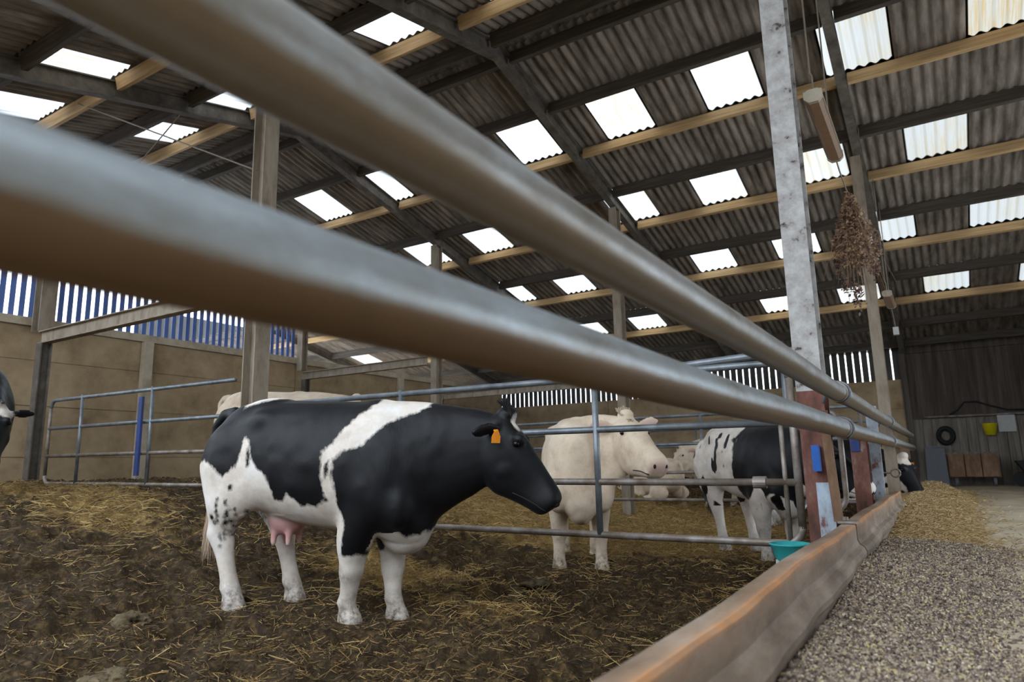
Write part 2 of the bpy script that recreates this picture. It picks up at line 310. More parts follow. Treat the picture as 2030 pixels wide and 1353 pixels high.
def cow(label, loc, yaw, scale, mat, coat, poll=(.93, 0, 1.28), hyaw=0, hpitch=58, fore=((.0, -.14), (.0, .14)), hind=((-.85, -.17), (-.80, .17)),
        vox=.016, tags=(), hair=None, category='cow', udder=True, wall=1.0, tail='hairblack', lying=False, pinknose=False, ear=(0, 0), hairlen=1.0, smooth=45, chest=.8, hsc=1.0, group=None, rear=0.0, bodyw=1.0):
    root = empty('cow' if category == 'cow' else 'calf', loc, label, category, group); root.rotation_euler = (0, 0, yaw); root.scale = (scale,)*3
    cs, sn = math.cos(yaw), math.sin(yaw)
    def gz(x, y):
        if lying: return 0
        X = loc[0]+scale*(x*cs-y*sn); Y = loc[1]+scale*(x*sn+y*cs); HOOVES.append((X, Y)); return (float(terr(X))-loc[2])/scale
    mb = MB()
    mb.rings([sring((x, 0, zt), (x, 0, zb), wd*bodyw, (0, 1, 0), 2.35, .06) for x, zt, zb, wd in interp_st(BODY, 3)])
    # head frame
    ps, pt = math.radians(hyaw), math.radians(hpitch); P = Vector(poll)
    u = Vector((math.cos(ps)*math.cos(pt), math.sin(ps)*math.cos(pt), -math.sin(pt)))
    v = Vector((math.cos(ps)*math.sin(pt), math.sin(ps)*math.sin(pt), math.cos(pt))); lw = Vector((-math.sin(ps), math.cos(ps), 0))
    H = lambda a, b, c=0: P+(u*a+v*b+lw*c)*hsc
    mb.rings([sring(H(a, t), H(a, b), wd*hsc, lw, 2.5, .0) for a, t, b, wd in interp_st(HEAD, 2)])
    # neck
    T0, B0, T1, B1 = Vector((.16, 0, 1.375)), Vector((.22, 0, .47)), H(-.01, -.03), H(.30, -.335); R = []
    for i in range(10):
        t = i/9; e = t*t*(3-2*t); la = (Vector((0, 1, 0))*(1-e)+lw*e).normalized()
        R.append(sring(T0.lerp(T1, t)+Vector((0, 0, .03*math.sin(math.pi*t))), B0.lerp(B1, t), (.265*(1-t)+.10*t)-.03*math.sin(math.pi*t), la, 2.1))
    mb.rings(R)
    # muscle masses
    if not lying:
        for s, (hx, hy) in ((-1, hind[0]), (1, hind[1])):
            mb.ell((-.93, s*.185*bodyw, .98+rear), (.20, .15, .30)); mb.ell((-.86, s*.20, .83+rear), (.19, .12, .2))
        for s in (-1, 1): mb.ell((.10, s*.19*bodyw, .88), (.19, .125, .33)); mb.ell((.18, s*.15, .74), (.15, .12, .2))
    mb.ell((.24, .0, .55), (.17, .13, .15)); mb.ell((.36, 0, .74), (.10, .045, .24)); mb.ell((.05, 0, 1.30), (.2, .12, .09)); mb.ell((-.72, 0, 1.36), (.2, .16, .07))
    for s in (-1, 1): mb.ell((-.66, s*.19, 1.25), (.15, .11, .10)); mb.ell(H(.19, -.02, s*.095), (.045, .035, .04)); mb.ell(H(.27, -.20, s*.065), (.10, .06, .10)); mb.ell((.27, s*.19, .70), (.12*chest, .11*chest, .17*chest)); mb.ell(H(.585, -.055, s*.045), (.045, .035, .04))
    mb.ell(H(.01, .0), (.07, .075, .055))
    # ears: leaf shapes held out sideways
    EARS = []
    for s, dr in ((-1, ear[0]), (1, ear[1])):
        b0 = H(.055, -.085, s*.095); d = (lw*s*1.0-u*.12-v*(.28+dr)+Vector((0, 0, .05))).normalized(); nn = (u*.9+v*.35); nn = (nn-d*nn.dot(d)).normalized(); tt = d.cross(nn)
        EARS.append((b0, d)); R = []
        for t, a_ in ((-.02, .025), (.03, .034), (.08, .052), (.13, .06), (.175, .05), (.21, .028), (.225, .012)):
            R.append([b0+d*t*hsc+tt*(a_*hsc*math.cos(2*math.pi*k/10))+nn*(.016*math.sin(2*math.pi*k/10)-.05*t*math.cos(2*math.pi*k/10)**2) for k in range(10)])
        mb.rings(R)
    # legs
    hooves = []
    if not lying:
        for s, (hx, hy) in ((-1, fore[0]), (1, fore[1])):
            g = gz(hx, hy); y0 = s*.19; L = lambda t: hx+(.05-hx)*t; W = lambda t: hy+(y0-hy)*t
            st = [(.07, y0, .92, .17, .10), (.04, y0, .74, .145, .105), (L(.75), W(.9), .60, .138, .108), (L(.5), W(.7), .46, .112, .09), (L(.36), W(.45), .36, .083, .075), (L(.28), W(.3), .295, .080, .074), (L(.2), W(.18), .235, .064, .06), (L(.1), W(.05), .16, .055, .054), (hx, hy, .11, .062, .058), (hx+.015, hy, .07, .058, .056), (hx+.02, hy, .045, .072, .065), (hx+.03, hy, -.02, .084, .074)]
            st = [(x, y, z_adj(z, g), rx, ry) for x, y, z, rx, ry in st]
            limb(mb, interp_st(st, 3)); hooves.append((hx, hy, g))
        for s, (hx, hy) in ((-1, hind[0]), (1, hind[1])):
            g = gz(hx, hy); y0 = s*.20; hk = hx-.075; W = lambda t: hy+(y0-hy)*t
            st = [(-.93, y0, 1.0, .21, .14), (-.92, y0, .84, .19, .13), (-.90*.7+hk*.3, W(.8), .70, .155, .115), (-.90*.35+hk*.65, W(.5), .585, .112, .088), (hk-.015, W(.2), .50, .096, .073), (hk, W(.1), .44, .083, .066), (hk+.02, hy, .36, .063, .056), (hk+.045, hy, .25, .056, .052), (hx-.01, hy, .17, .058, .055), (hx, hy, .115, .068, .062), (hx+.02, hy, .07, .062, .058), (hx+.025, hy, .045, .072, .065), (hx+.035, hy, -.02, .084, .074)]
            st = [(x, y, z_adj(z, g), rx, ry) for x, y, z, rx, ry in st]
            limb(mb, interp_st(st, 3)); hooves.append((hx, hy, g))
    else:
        for s in (-1, 1):
            mb.ell((.12, s*.24, .60), (.26, .09, .10)); mb.ell((-.72, s*.30, .66), (.32, .12, .16)); mb.ell((-.42, s*.36, .55), (.22, .06, .06))
    if udder and not lying:
        mb.ell((-.60, 0, .635), (.14, .12, .12))
        for sx_ in (-.66, -.55):
            for s in (-1, 1): mb.tube([(sx_, s*.06, .56), (sx_, s*.065, .48), (sx_, s*.066, .45)], [.026, .021, .014], 8)
    # tail
    mb.tube([(-1.02, 0, 1.34), (-1.12, 0, 1.33), (-1.185, 0, 1.25), (-1.20, 0, 1.1), (-1.195, -.01, .85), (-1.19, -.01, .70)], [.05, .045, .036, .027, .022, .02], 10)
    me = mb.mesh('body'); o = link('body', me, None)
    r = o.modifiers.new('r', 'REMESH'); r.mode = 'VOXEL'; r.voxel_size = vox
    sm = o.modifiers.new('s', 'SMOOTH'); sm.factor = .5; sm.iterations = max(3, int(.075/vox))
    dg = bpy.context.evaluated_depsgraph_get(); dg.update(); m2 = bpy.data.meshes.new_from_object(o.evaluated_get(dg)); bpy.data.objects.remove(o); bpy.data.meshes.remove(me)
    m2.name = 'body'; b = link('body', m2, mat, root, True)
    V = np.zeros(len(m2.vertices)*3); m2.vertices.foreach_get('co', V); V = V.reshape(-1, 3)
    E_ = np.zeros(len(m2.edges)*2, dtype=np.int32); m2.edges.foreach_get('vertices', E_); E_ = E_.reshape(-1, 2); nv = len(V)
    deg = np.maximum(np.bincount(E_.ravel(), minlength=nv), 1)[:, None]
    wt = np.clip((V[:, 2]-.55)/.12, 0, 1)*np.clip((1.33-np.abs(V[:, 0])*0-V[:, 0]*0-V[:, 2])/.02+2, 0, 1); hd = np.linalg.norm((V-np.array(H(.25, -.1)))*np.array((1, 1, 1)), axis=1)
    wt = (wt*np.clip((hd-.38)/.10, 0, 1)*np.clip((V[:, 0]+1.14)/.05, 0, 1))[:, None]*.6
    if udder and not lying: wt[(np.abs(V[:, 0]+.6) < .2) & (V[:, 2] < .66)] *= .2
    for _ in range(int(smooth*(.0115/vox)**2)+6):
        A_ = np.stack([np.bincount(E_[:, 0], V[E_[:, 1], j], nv)+np.bincount(E_[:, 1], V[E_[:, 0], j], nv) for j in range(3)], 1)/deg; V = V+wt*(A_-V)
    nz = (fbm(V[:, 0]*4.2+V[:, 1], V[:, 2]*3.4+V[:, 1], 3, 12)-.44)*.040+(fbm(V[:, 0]*13, V[:, 2]*8+V[:, 1]*6, 2, 2)-.38)*.008; V[:, 1] += np.sign(V[:, 1])*nz*wt[:, 0]*1.6*np.clip(np.abs(V[:, 1])/.12, 0, 1)
    m2.vertices.foreach_set('co', V.astype(np.float32).ravel()); m2.update()
    Pn, un, vn, ln = (np.array(x) for x in (P, u, v, lw)); hu, hv, hl = (V-Pn) @ un/hsc, (V-Pn) @ vn/hsc, (V-Pn) @ ln/hsc
    onhead = (hu > -.06) & (hu < .7) & (hv > -.40) & (hv < .12) & (np.abs(hl) < .36)
    c = coat(V[:, 0], V[:, 1], V[:, 2], np.where(onhead, hu, -9), hv, hl)
    skin = np.zeros(len(V)); dirt = np.zeros(len(V))
    ud = ((V[:, 0]+.60)/.17)**2+(V[:, 1]/.15)**2+((V[:, 2]-.57)/.15)**2
    if udder and not lying: skin = np.maximum(skin, np.clip(1.6-ud*1.2, 0, 1)*(V[:, 2] < .66)*(np.abs(V[:, 0]+.6) < .17)*(np.abs(V[:, 1]) < .125))
    nose = np.clip((hu-.60)/.04, 0, 1)*onhead*(hv > -.12)*(np.abs(hl) < .1)
    if pinknose: skin = np.maximum(skin, nose*.42); skin = np.maximum(skin, .35*np.exp(-((hu-.205)/.04)**2-((hv+.045)/.035)**2)*onhead*(np.abs(hl) > .07)); 
    if pinknose:
        for b0, d in EARS:
            q_ = V-np.array(b0); t_ = q_ @ np.array(d); rr_ = np.linalg.norm(q_-t_[:, None]*np.array(d)[None], axis=1); skin = np.maximum(skin, .4*(t_ > .06)*(t_ < .24)*np.clip((.05-rr_)/.02, 0, 1))
    for s in (-1, 1): dirt = np.maximum(dirt, 0*hu)
    for hx, hy, g in hooves:
        near = np.hypot(V[:, 0]-hx, V[:, 1]-hy) < .16
        dirt = np.maximum(dirt, near*np.clip((.20+g-V[:, 2])/.16, 0, .9)); dirt = np.maximum(dirt, near*(V[:, 2]-g < .045)*.9)
    dirt = np.maximum(dirt, .6*np.clip(1-np.abs(V[:, 2]-.30)/.09, 0, 1)*(V[:, 0] > -.3)*(V[:, 0] < .3)*(np.hypot(V[:, 0]-fore[0][0], V[:, 1]-fore[0][1]) < .105))
    for nm, a in (('coat', c), ('skin', skin), ('dirt', np.clip(dirt, 0, 1))):
        at = m2.attributes.new(nm, 'FLOAT', 'POINT'); at.data.foreach_set('value', np.asarray(a, dtype=np.float32))
    # children: eyes, tags, hair
    for s in (-1, 1):
        e = MB(); e.ell(H(.205, -.045, s*.113), (.022, .022, .020), 14, 10); e.build('eye', M['eye'], root, True, True); e = MB(); e.ell(H(.632, -.062, s*.048), (.016, .013, .020), 12, 8); e.build('nostril', M['black'], root, True, True)
    hs = np.array(HEAD)
    for s in (-1, 1):
        pts = []
        for a in np.linspace(.43, .63, 12):
            t_, b_, w_ = (np.interp(a, hs[:, 0], hs[:, j]) for j in (1, 2, 3)); vm = b_+(t_-b_)*(.20+.10*(a-.43)/.2); fr = (vm-(t_+b_)/2)/((t_-b_)/2); pts.append(H(a, vm, s*w_*(1-abs(fr)**2.5)**.4*.985))
        e = MB(); e.tube(pts, .0045, 6); e.build('mouth', M['black'], root, True, True)
    for s, mt in tags:
        b0 = H(.07, -.10, s*.185); a = (lw*s+Vector((0, 0, -.6))).normalized(); n_ = (lw*s*.75+u*.5+v*.35).normalized(); t_ = Vector((0, 0, -1)); t_ = (t_-n_*t_.dot(n_)).normalized(); s_ = n_.cross(t_)
        e = MB(); c0 = b0+n_*.035
        pr = [(-.008, -.012), (.008, -.012), (.028, .03), (.028, .07), (-.028, .07), (-.028, .03)]
        vv = [c0+s_*x+t_*y+n_*z for z in (0, .004) for x, y in pr]
        e.add(vv, [tuple(range(6))[::-1], tuple(range(6, 12))]+[(i, (i+1) % 6, 6+(i+1) % 6, 6+i) for i in range(6)])
        e.tube([c0-n_*.03, c0+n_*.008], .007, 8); t = e.build('ear_tag', M['orange'], root, False, True); t['label'] = 'orange plastic ear tag'
    if hair:
        R_, D_, L_ = [], [], []
        for i in range(520):
            a = random.uniform(-.065, .065); b_ = random.uniform(-.05, .05)
            R_.append(H(b_, .035-abs(a)*.3, a)); D_.append(lw*(a*3+random.uniform(-.35, .35))-u+v*random.uniform(-.25, .75)); L_.append(random.uniform(.03, .085)*hairlen)
        strands('poll_hair', M[hair], R_, D_, L_, .004, root, .25)
    R_, D_, L_ = [], [], []
    for i in range(240):
        R_.append((-1.19+random.uniform(-.02, .02), -.01+random.uniform(-.02, .02), .72+random.uniform(-.12, .06))); D_.append((random.uniform(-.12, .12), random.uniform(-.12, .12), -1)); L_.append(random.uniform(.14, .30))
    strands('tail_tuft', M[tail], R_, D_, L_, .0035, root, 0)
    return root
def z_adj(z, g): return z+g*(1-min(1, max(0, (z-.12)/.7)))
def sdpoly(px, pz, poly):
    # signed distance, positive inside
    P = np.array(poly, float); d = np.full(px.shape, 1e9); ins = np.zeros(px.shape, bool)
    for (x0, y0), (x1, y1) in zip(P, np.roll(P, -1, 0)):
        ex, ey = x1-x0, y1-y0; wx, wy = px-x0, pz-y0; t = np.clip((wx*ex+wy*ey)/(ex*ex+ey*ey+1e-12), 0, 1)
        d = np.minimum(d, np.hypot(wx-ex*t, wy-ey*t)); c = (y0 > pz) != (y1 > pz); ins ^= c & (px < (x1-x0)*(pz-y0)/(y1-y0+1e-12)+x0)
    return np.where(ins, d, -d)
FLANK = [(.076, 1.42), (.096, 1.378), (.045, 1.302), (-.031, 1.21), (-.083, 1.152), (-.121, 1.106), (-.173, 1.048), (-.185, .93), (-.172, .813), (-.15, .755), (-.228, .709), (-.335, .733), (-.418, .798), (-.457, .752), (-.526, .758), (-.558, .865), (-.575, .913), (-.633, .962), (-.678, 1.012), (-.713, 1.135), (-.756, 1.149), (-.773, 1.063), (-.803, .966), (-.885, .906), (-.954, .969), (-1.038, 1.02), (-1.109, .997), (-1.25, .9), (-1.25, -.1), (-.3, -.1), (-.10, .40), (-.042, .606), (-.083, .709), (-.092, .789), (-.113, .905), (-.102, .999), (-.028, 1.056), (.05, 1.071), (.076, 1.088), (.152, 1.168), (.228, 1.224), (.291, 1.263), (.355, 1.278), (.43, 1.322), (.405, 1.42)]
RUMP = [(-.869, 1.37), (-.80, 1.50), (-.65, 1.50), (-.619, 1.42), (-.751, 1.39), (-.853, 1.355)]
BRISKET = [(.069, .564), (.095, .597), (.2, .599), (.266, .564), (.305, .524), (.382, .53), (.508, .623), (.53, .5), (.267, .36), (.06, .38)]
SPOTS = [[(-.73, 1.062), (-.71, 1.092), (-.692, 1.061), (-.69, .976), (-.717, .964), (-.727, 1.013)], [(-.157, .976), (-.128, .993), (-.132, .929), (-.154, .894)], [(-1.195, .853), (-1.134, .833), (-1.093, .783), (-1.111, .721), (-1.173, .758)]]
def coat_main(x, y, z, hu, hv, hl):
    s = np.maximum(sdpoly(x, z, FLANK), sdpoly(x, z, RUMP)); s = np.where(x > -.02, np.maximum(s, np.where(np.abs(y) < .19, sdpoly(x, z, BRISKET), -1)), s)
    for p in SPOTS: s = np.minimum(s, -sdpoly(x, z, p))
    # small speckles on the thigh
    rg = np.random.default_rng(5)
    for _ in range(46):
        cx, cz, r = rg.normal(-.86, .055), rg.normal(.63, .085), rg.uniform(.004, .013); s = np.minimum(s, np.hypot(x-cx, (z-cz)*.8)-r)
    leg = np.where(x > -.4, .42-z, -1); s = np.maximum(s, leg)
    s = np.where(hu > -1, np.maximum(-.2, .030-np.hypot((hu-.095)*.55, hl+.035)-np.abs(hv-.02)*.3), s)
    return -s
def coat_cow2(x, y, z, hu, hv, hl):
    n = noise2(x*7+3, (z+y)*3.2, 8)+.35*noise2(x*16, z*9+y*9, 4)
    s = np.where(x > .02+.10*(n-.6)-.25*np.clip(-y, -.3, .3), .9-z+.35*(.62-z)*0+.0, .9)   # forehand black above the brisket
    e = np.minimum(x+.22-.10*(n-.6), z-.66+.22*(n-.6)+.10*np.clip(-x, -.3, .3)); s = -e
    n3 = fbm(x*15+y*6, z*6+y*5, 2, 77)
    s = np.minimum(s, np.where(z > .5, (.47-n3)*.5, 1))
    s = np.where(hu > -1, np.where(hu > .50, .1, -.2), s); return -s
def coat_head4(x, y, z, hu, hv, hl):
    n = noise2(x*9, z*9+y*5, 21); s = np.where(z < .45, .1, -.12+.0*x); s = np.maximum(s, np.where(n > .80, .05, -.1)*1.0)
    f = np.maximum(.10-np.hypot(hu-.06, hl*.9), .055-np.hypot((hu-.36)*.45, (hv+.20)-.25*(hu-.36))); f = np.maximum(f, .045-np.hypot((hu-.22)*.9, (hv+.30)*.6)); f = np.maximum(f, (hu-.60)*1.0)
    return -np.where(hu > -1, f, s)
def coat_left(x, y, z, hu, hv, hl):
    f = .032-np.hypot((hu-.09)*.45, (hl-.05)*.35); return -np.where(hu > -1, np.maximum(f, -.2), np.where(z < .4, .1, -.2))
def coat_white(x, y, z, hu, hv, hl): return -.3+0*x
def coat_fleck(x, y, z, hu, hv, hl): return np.where((hu > -1) & (np.abs(hu-.11) < .03) & (np.abs(hl+.01) < .03), .0, -.3)
# ------------------------------------------------------------------ building frame
TAN = math.tan(math.radians(13.5)); RY, RZ = 6.03, 4.84
def roofz(y): return RZ-TAN*abs(y-RY)
RX = [-.53, -3.87, -7.22, -10.6, -14.0, -17.4, 2.82]
# roof sheets: cells of .685 x one purlin bay, corrugated along X; chequered rooflights
MAINY = [6.2, 7.17, 8.13, 9.12, 10.09, 11.12, 12.07, 13.12, 14.12, 15.15, 16.7]
NEARY = [5.86, 5.2, 4.34, 3.52, 2.62, 1.75, .85]
CW = .685; X0 = -.685
XL = [X0+CW*k for k in range(-28, 7)]
def is_light(row, near, k):
    k = k+28  # column index from X0
    if not near: return {1: 0, 3: 1, 5: 0, 7: 1}.get(row, 9) == ((k) % 2)
    return row in (1, 3, 5, 7) and k % 2 == 0
def sheet_strip(mb, xa, xb, y0, y1, lift):
    n = max(2, int((xb-xa)/CW*6)*8); A = .016; i0 = len(mb.v); V = []; F = []
    th = .006
    for i in range(n+1):
        x = xa+(xb-xa)*i/n; wv = A*math.cos(2*math.pi*(x-X0)/(CW/6))
        V += [(x, y0, roofz(y0)+wv+lift), (x, y1, roofz(y1)+wv+lift-.004)]
    for i in range(n): F.append((2*i, 2*i+1, 2*i+3, 2*i+2))
    mb.add(V, F)
opaque = MB(); wn = 0
SKIP = set()
for near, ys in ((False, MAINY), (True, NEARY)):
    for r in range(len(ys)-1):
        ya, yb = ys[r], ys[r+1]; d = .035 if not near else -.035
        lift = .022+.003*(r % 2)+.004*r*0
        for k in range(-28, 6):
            if X0+CW*k < -10.7 and (near or yb < 12): continue
            xa = X0+CW*k; xb = xa+CW
            if is_light(r, near, k):
                if (near and xa < -9.3) or (xa < -11 and (r, k) != (7, -19)):
                    sheet_strip(opaque, xa, xb, ya-d, yb+d, lift); continue
                wn += 1; p = MB(); sheet_strip(p, xa-.01, xb+.01, ya-d, yb+d, lift-.002); struct(p, 'window_%d' % wn, M['rooflight'], True)
            else: sheet_strip(opaque, xa-.012, xb+.012, ya-d*(1 if (k*7+r*3) % 5 else .6), yb+d, lift+.004*((k+r) % 2))
rc = MB(); rc.prism([(5.8, roofz(5.8)+.06), (RY, RZ+.09), (6.26, roofz(6.26)+.06), (6.26, roofz(6.26)+.045), (RY, RZ+.075), (5.8, roofz(5.8)+.045)], -10.7, 3.4, 'yz')
struct(opaque, 'ceiling', M['sheet'], True); struct(rc, 'trim_1', M['sheet'])
# rafters
def ibeam_path(mb, x, pts, wd, dep, t=.014):
    # pts: list of (y, ztop); I-section lying in plane x
    for (ya, za), (yb, zb) in zip(pts, pts[1:]):
        for x0, x1, d0, d1 in ((x-wd/2, x+wd/2, 0, t), (x-wd/2, x+wd/2, dep-t, dep), (x-t/2, x+t/2, t, dep-t)):
            mb.add([(xx, yy, zz-dd) for xx in (x0, x1) for yy, zz in ((ya, za), (yb, zb)) for dd in (d0, d1)], [(0, 1, 3, 2), (4, 6, 7, 5), (0, 4, 5, 1), (2, 3, 7, 6), (0, 2, 6, 4), (1, 5, 7, 3)])
names = ['nearest the feed passage', 'second from the feed passage', 'third from the feed passage', 'over the slatted side wall', 'first beyond the side wall', 'second beyond the side wall']
for i, x in enumerate(RX[:6]):
    mb = MB(); y9 = 11.0 if x < -11 else RY
    if x > -11: ibeam_path(mb, x, [(.85, roofz(.85)-.03), (RY, RZ-.03)], .10, .20)
    ibeam_path(mb, x, [(y9, roofz(y9)-.03), (16.3, roofz(16.3)-.03)], .10, .20)
    rec(mb, 'roof_rafter', M['rafter'], 'brown steel I-beam rafter, ' + names[i], 'rafter', 'roof rafters')
# purlins, one length per bay
bays = [(-.47, 2.76), (-3.81, -.59), (-7.16, -3.93), (-10.54, -7.28), (-13.94, -10.66), (-17.34, -14.06)]
bn = ['over the feed passage', 'in the bay of the speckled column', 'in the second bay from the feed passage', 'in the third bay, against the slatted wall', 'in the first bay beyond the slatted wall', 'in the last bay beyond the slatted wall']
def purlin(y, far, bay, lab, dark):
    mb = MB(); a, b = bay; z = roofz(y)-.006; c = -TAN if far else TAN
    u_ = Vector((0, 1, c)).normalized(); n_ = Vector((0, -c, 1)).normalized(); ce = Vector(((a+b)/2, y, z))-n_*.068
    mb.obox(ce, (((b-a)/2), 0, 0), u_*.028, n_*.066*(1.2 if dark else 1)); rec(mb, 'roof_purlin', M['purlin_shaded' if dark else 'purlin'], lab, 'purlin', 'timber roof purlins')
for bi, bay in enumerate(bays):
    for i, y in enumerate([6.25]+MAINY[1:-1]+[16.15]):
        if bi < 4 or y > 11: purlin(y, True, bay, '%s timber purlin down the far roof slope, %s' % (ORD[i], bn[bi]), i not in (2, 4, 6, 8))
    if bi < 4:
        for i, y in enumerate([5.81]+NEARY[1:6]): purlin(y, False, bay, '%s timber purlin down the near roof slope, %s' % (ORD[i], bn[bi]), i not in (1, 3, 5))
# columns
def hsec(mb, x, y, z0, z1, wx, dy, t=.014, lean=0):
    for a0, a1, b0, b1 in ((x-wx/2, x+wx/2, y-dy/2, y-dy/2+t), (x-wx/2, x+wx/2, y+dy/2-t, y+dy/2), (x-t/2, x+t/2, y-dy/2+t, y+dy/2-t)): mb.box(a0, a1, b0, b1, z0, z1)
    return mb
PX = -.592
root = empty('steel_column', (PX, 4.10, -.93), 'speckled steel column rising from the kerb to the roof, red and pale blue paint at its foot', 'column')
mb = MB(); hsec(mb, PX, 4.10, .37, roofz(4.1)-.24, .135, .19); mb.build('shaft', M['column'], root)
mb = MB(); mb.box(PX-.0675, PX-.012, 4.005, 4.019, -.93, .37); mb.box(PX-.0675, PX+.0675, 4.181, 4.195, -.93, .37); mb.box(PX-.007, PX+.007, 4.019, 4.181, -.93, .37); mb.build('red_foot', M['rust'], root)
mb = MB(); mb.box(PX-.012, PX+.0675, 4.005, 4.019, -.12, .37); mb.build('red_foot', M['rust'], root)
mb = MB(); mb.box(PX-.012, PX+.0675, 4.003, 4.019, -.93, -.12); mb.build('pale_foot', M['flake'], root)
def column(x, y, z0, z1, wx, dy, mt, lab, web_x=False):
    mb = MB()
    if web_x:
        t = .014
        for a0, a1, b0, b1 in ((x-wx/2, x-wx/2+t, y-dy/2, y+dy/2), (x+wx/2-t, x+wx/2, y-dy/2, y+dy/2), (x-wx/2+t, x+wx/2-t, y-t/2, y+t/2)): mb.box(a0, a1, b0, b1, z0, z1)
    else: hsec(mb, x, y, z0, z1, wx, dy)
    return rec(mb, 'steel_column', mt, lab, 'column', 'steel columns')
column(-.56, 9.35, -.93, roofz(9.35)-.24, .12, .17, M['dcolumn'], 'thin brown steel column far down the feed rail, before the end wall')
column(-3.87, 9.25, -.75, roofz(9.25)-.24, .12, .17, M['dcolumn'], 'brown steel column behind the white cow, second from the feed rail')
column(-7.22, 9.15, -.3, roofz(9.15)-.24, .12, .17, M['dcolumn'], 'brown steel column in the middle of the barn, third from the feed rail')
column(-5.43, 4.14, -.5, roofz(4.14)-.02, .17, .17, M['dcolumn'], 'thick steel column behind the rump of the black and white cow', True)
column(-10.38, 4.42, 1.95, roofz(4.42)-.02, .2, .2, M['dcolumn'], 'grey steel post standing on the side wall at the far left', True)
column(-10.42, 9.0, 1.9, roofz(9.0)-.02, .14, .14, M['dcolumn'], 'slim grey post at the end of the blue slats', False)
# cross-bracing wires under the near roof slope, coupling beam
for lab, a, b in (('thin wire brace running down from the near roof slope to the thick column', (-7.94, 3.5, 4.17), (-5.5, 4.1, 2.95)), ('thin wire brace crossing the other wire under the roof', (-7.02, 4.35, 4.38), (-8.8, 4.27, 3.36))):
    mb = MB(); mb.tube([a, b], .008, 6); rec(mb, 'brace_wire', M['wire'], lab, 'wire')
# ------------------------------------------------------------------ walls, floor
mb = MB(); WX = -10.6
for z0, z1 in ((-1.1, -.38), (-.37, .245), (.255, .945), (.955, 1.575), (1.585, 2.05)):
    for y0, y1 in ((-4.6, -.01), (0, 2.95), (2.96, 5.99), (6.0, 8.99), (9.0, 12.0), (12.01, 16.4)): mb.box(WX-.12, WX+random.uniform(0, .006), y0, y1, z0, z1)
mb.box(WX-.11, WX-.015, -4.6, 16.4, -1.1, 2.04); struct(mb, 'wall_left', M['concrete'])
mb = MB(); mb.box(WX-.14, WX+.05, -4.6, 16.4, 2.055, 2.17); struct(mb, 'trim_2', M['wallpost'])
for i, y in enumerate((6.0, 12.0)):
    mb = MB(); mb.box(WX+.01, WX+.12, y-.07, y+.07, -.6, 2.05); rec(mb, 'wall_pier', M['wallpost'], 'pale concrete pier on the side wall ' + ('behind the left gate' if i == 0 else 'far behind the white cow'), 'pier')
mb = MB(); y = -4.6
while y < 8.95:
    mb.box(WX-.045, WX-.037, y, y+.071, 2.12, max(2.9, roofz(y)-.08) if y > .8 else 2.9); y += .124
struct(mb, 'wall_left_slats', M['bluewood'])
mb = MB(); mb.box(-20.1, -20, 11.0, 16.5, -.6, 4.9); struct(mb, 'wall_outer', M['darkwood'])
mb = MB(); mb.box(-20, -10.8, 11.0, 16.5, -.7, -.6); struct(mb, 'floor_yard', M['floor'])
EY = 16.4
mb = MB()
for z0, z1 in ((-1.1, -.3), (-.29, .36), (.37, 1.0), (1.01, 1.62)):
    for x0, x1 in ((-20, -10.8), (-10.7, -7.3), (-7.29, -3.9), (-3.89, -.56)): mb.box(x0, x1, EY, EY+.12, z0, z1)
mb.box(-20, -.56, EY+.03, EY+.10, -1.1, 1.60); struct(mb, 'wall_back', M['concrete'])
mb = MB(); x = -20
while x < -.62: mb.box(x, x+.119, EY+.06, EY+.08, 1.58, 2.30); x += .147
struct(mb, 'wall_back_slats', M['darkwood'])
mb = MB(); mb.box(-.62, -.50, EY-.06, EY+.1, -.6, 2.35); struct(mb, 'door_frame', M['darkdoor'])
mb = MB(); x = -.50; k = 0
while x < 3.5:
    mb.box(x, x+.055, EY, EY+.03, .80, 2.16); mb.box(x+.055, x+.11, EY+.018, EY+.04, .80, 2.16); x += .11
mb.box(-.5, 3.5, EY-.05, EY+.0, 2.14, 2.20); mb.box(-.5, 3.5, EY-.04, EY+.05, .77, .83)
o = struct(mb, 'door_1', M['darkdoor'])
mb = MB(); x = -.50
while x < 3.5: wd = random.uniform(.12, .19); mb.box(x, x+wd-.008, EY, EY+.03+random.uniform(0, .012), -.56, .77); x += wd
mb.box(-.5, 3.5, EY+.045, EY+.06, -.56, .77); struct(mb, 'wall_back_planks', M['plank'])
mb = MB(); mb.box(-.5, 3.5, EY-.02, EY+.1, 2.20, 2.75); struct(mb, 'wall_back_lintel', M['darkdoor'])
mb = MB(); mb.box(3.4, 3.5, -4.6, 4.5, -.6, 4.4); mb.box(3.4, 3.5, 10.5, 16.5, -.6, 4.4); mb.box(3.4, 3.5, 4.5, 10.5, 2.0, 4.8); struct(mb, 'wall_right', M['plank'])
mb = MB(); mb.box(-.42, 3.5, -4, 16.5, -.65, -.55); struct(mb, 'floor', M['floor'])
mb = MB(); mb.box(-12, 3.5, -9, -.9, -.9, -.66); struct(mb, 'floor_apron', M['floor'])
mb = MB(); mb.box(-10.6, 3.5, -4.6, -4.5, -.9, 2.0); struct(mb, 'wall_sky_block', M['plank'])  # unseen wall added behind the camera to block the low sky
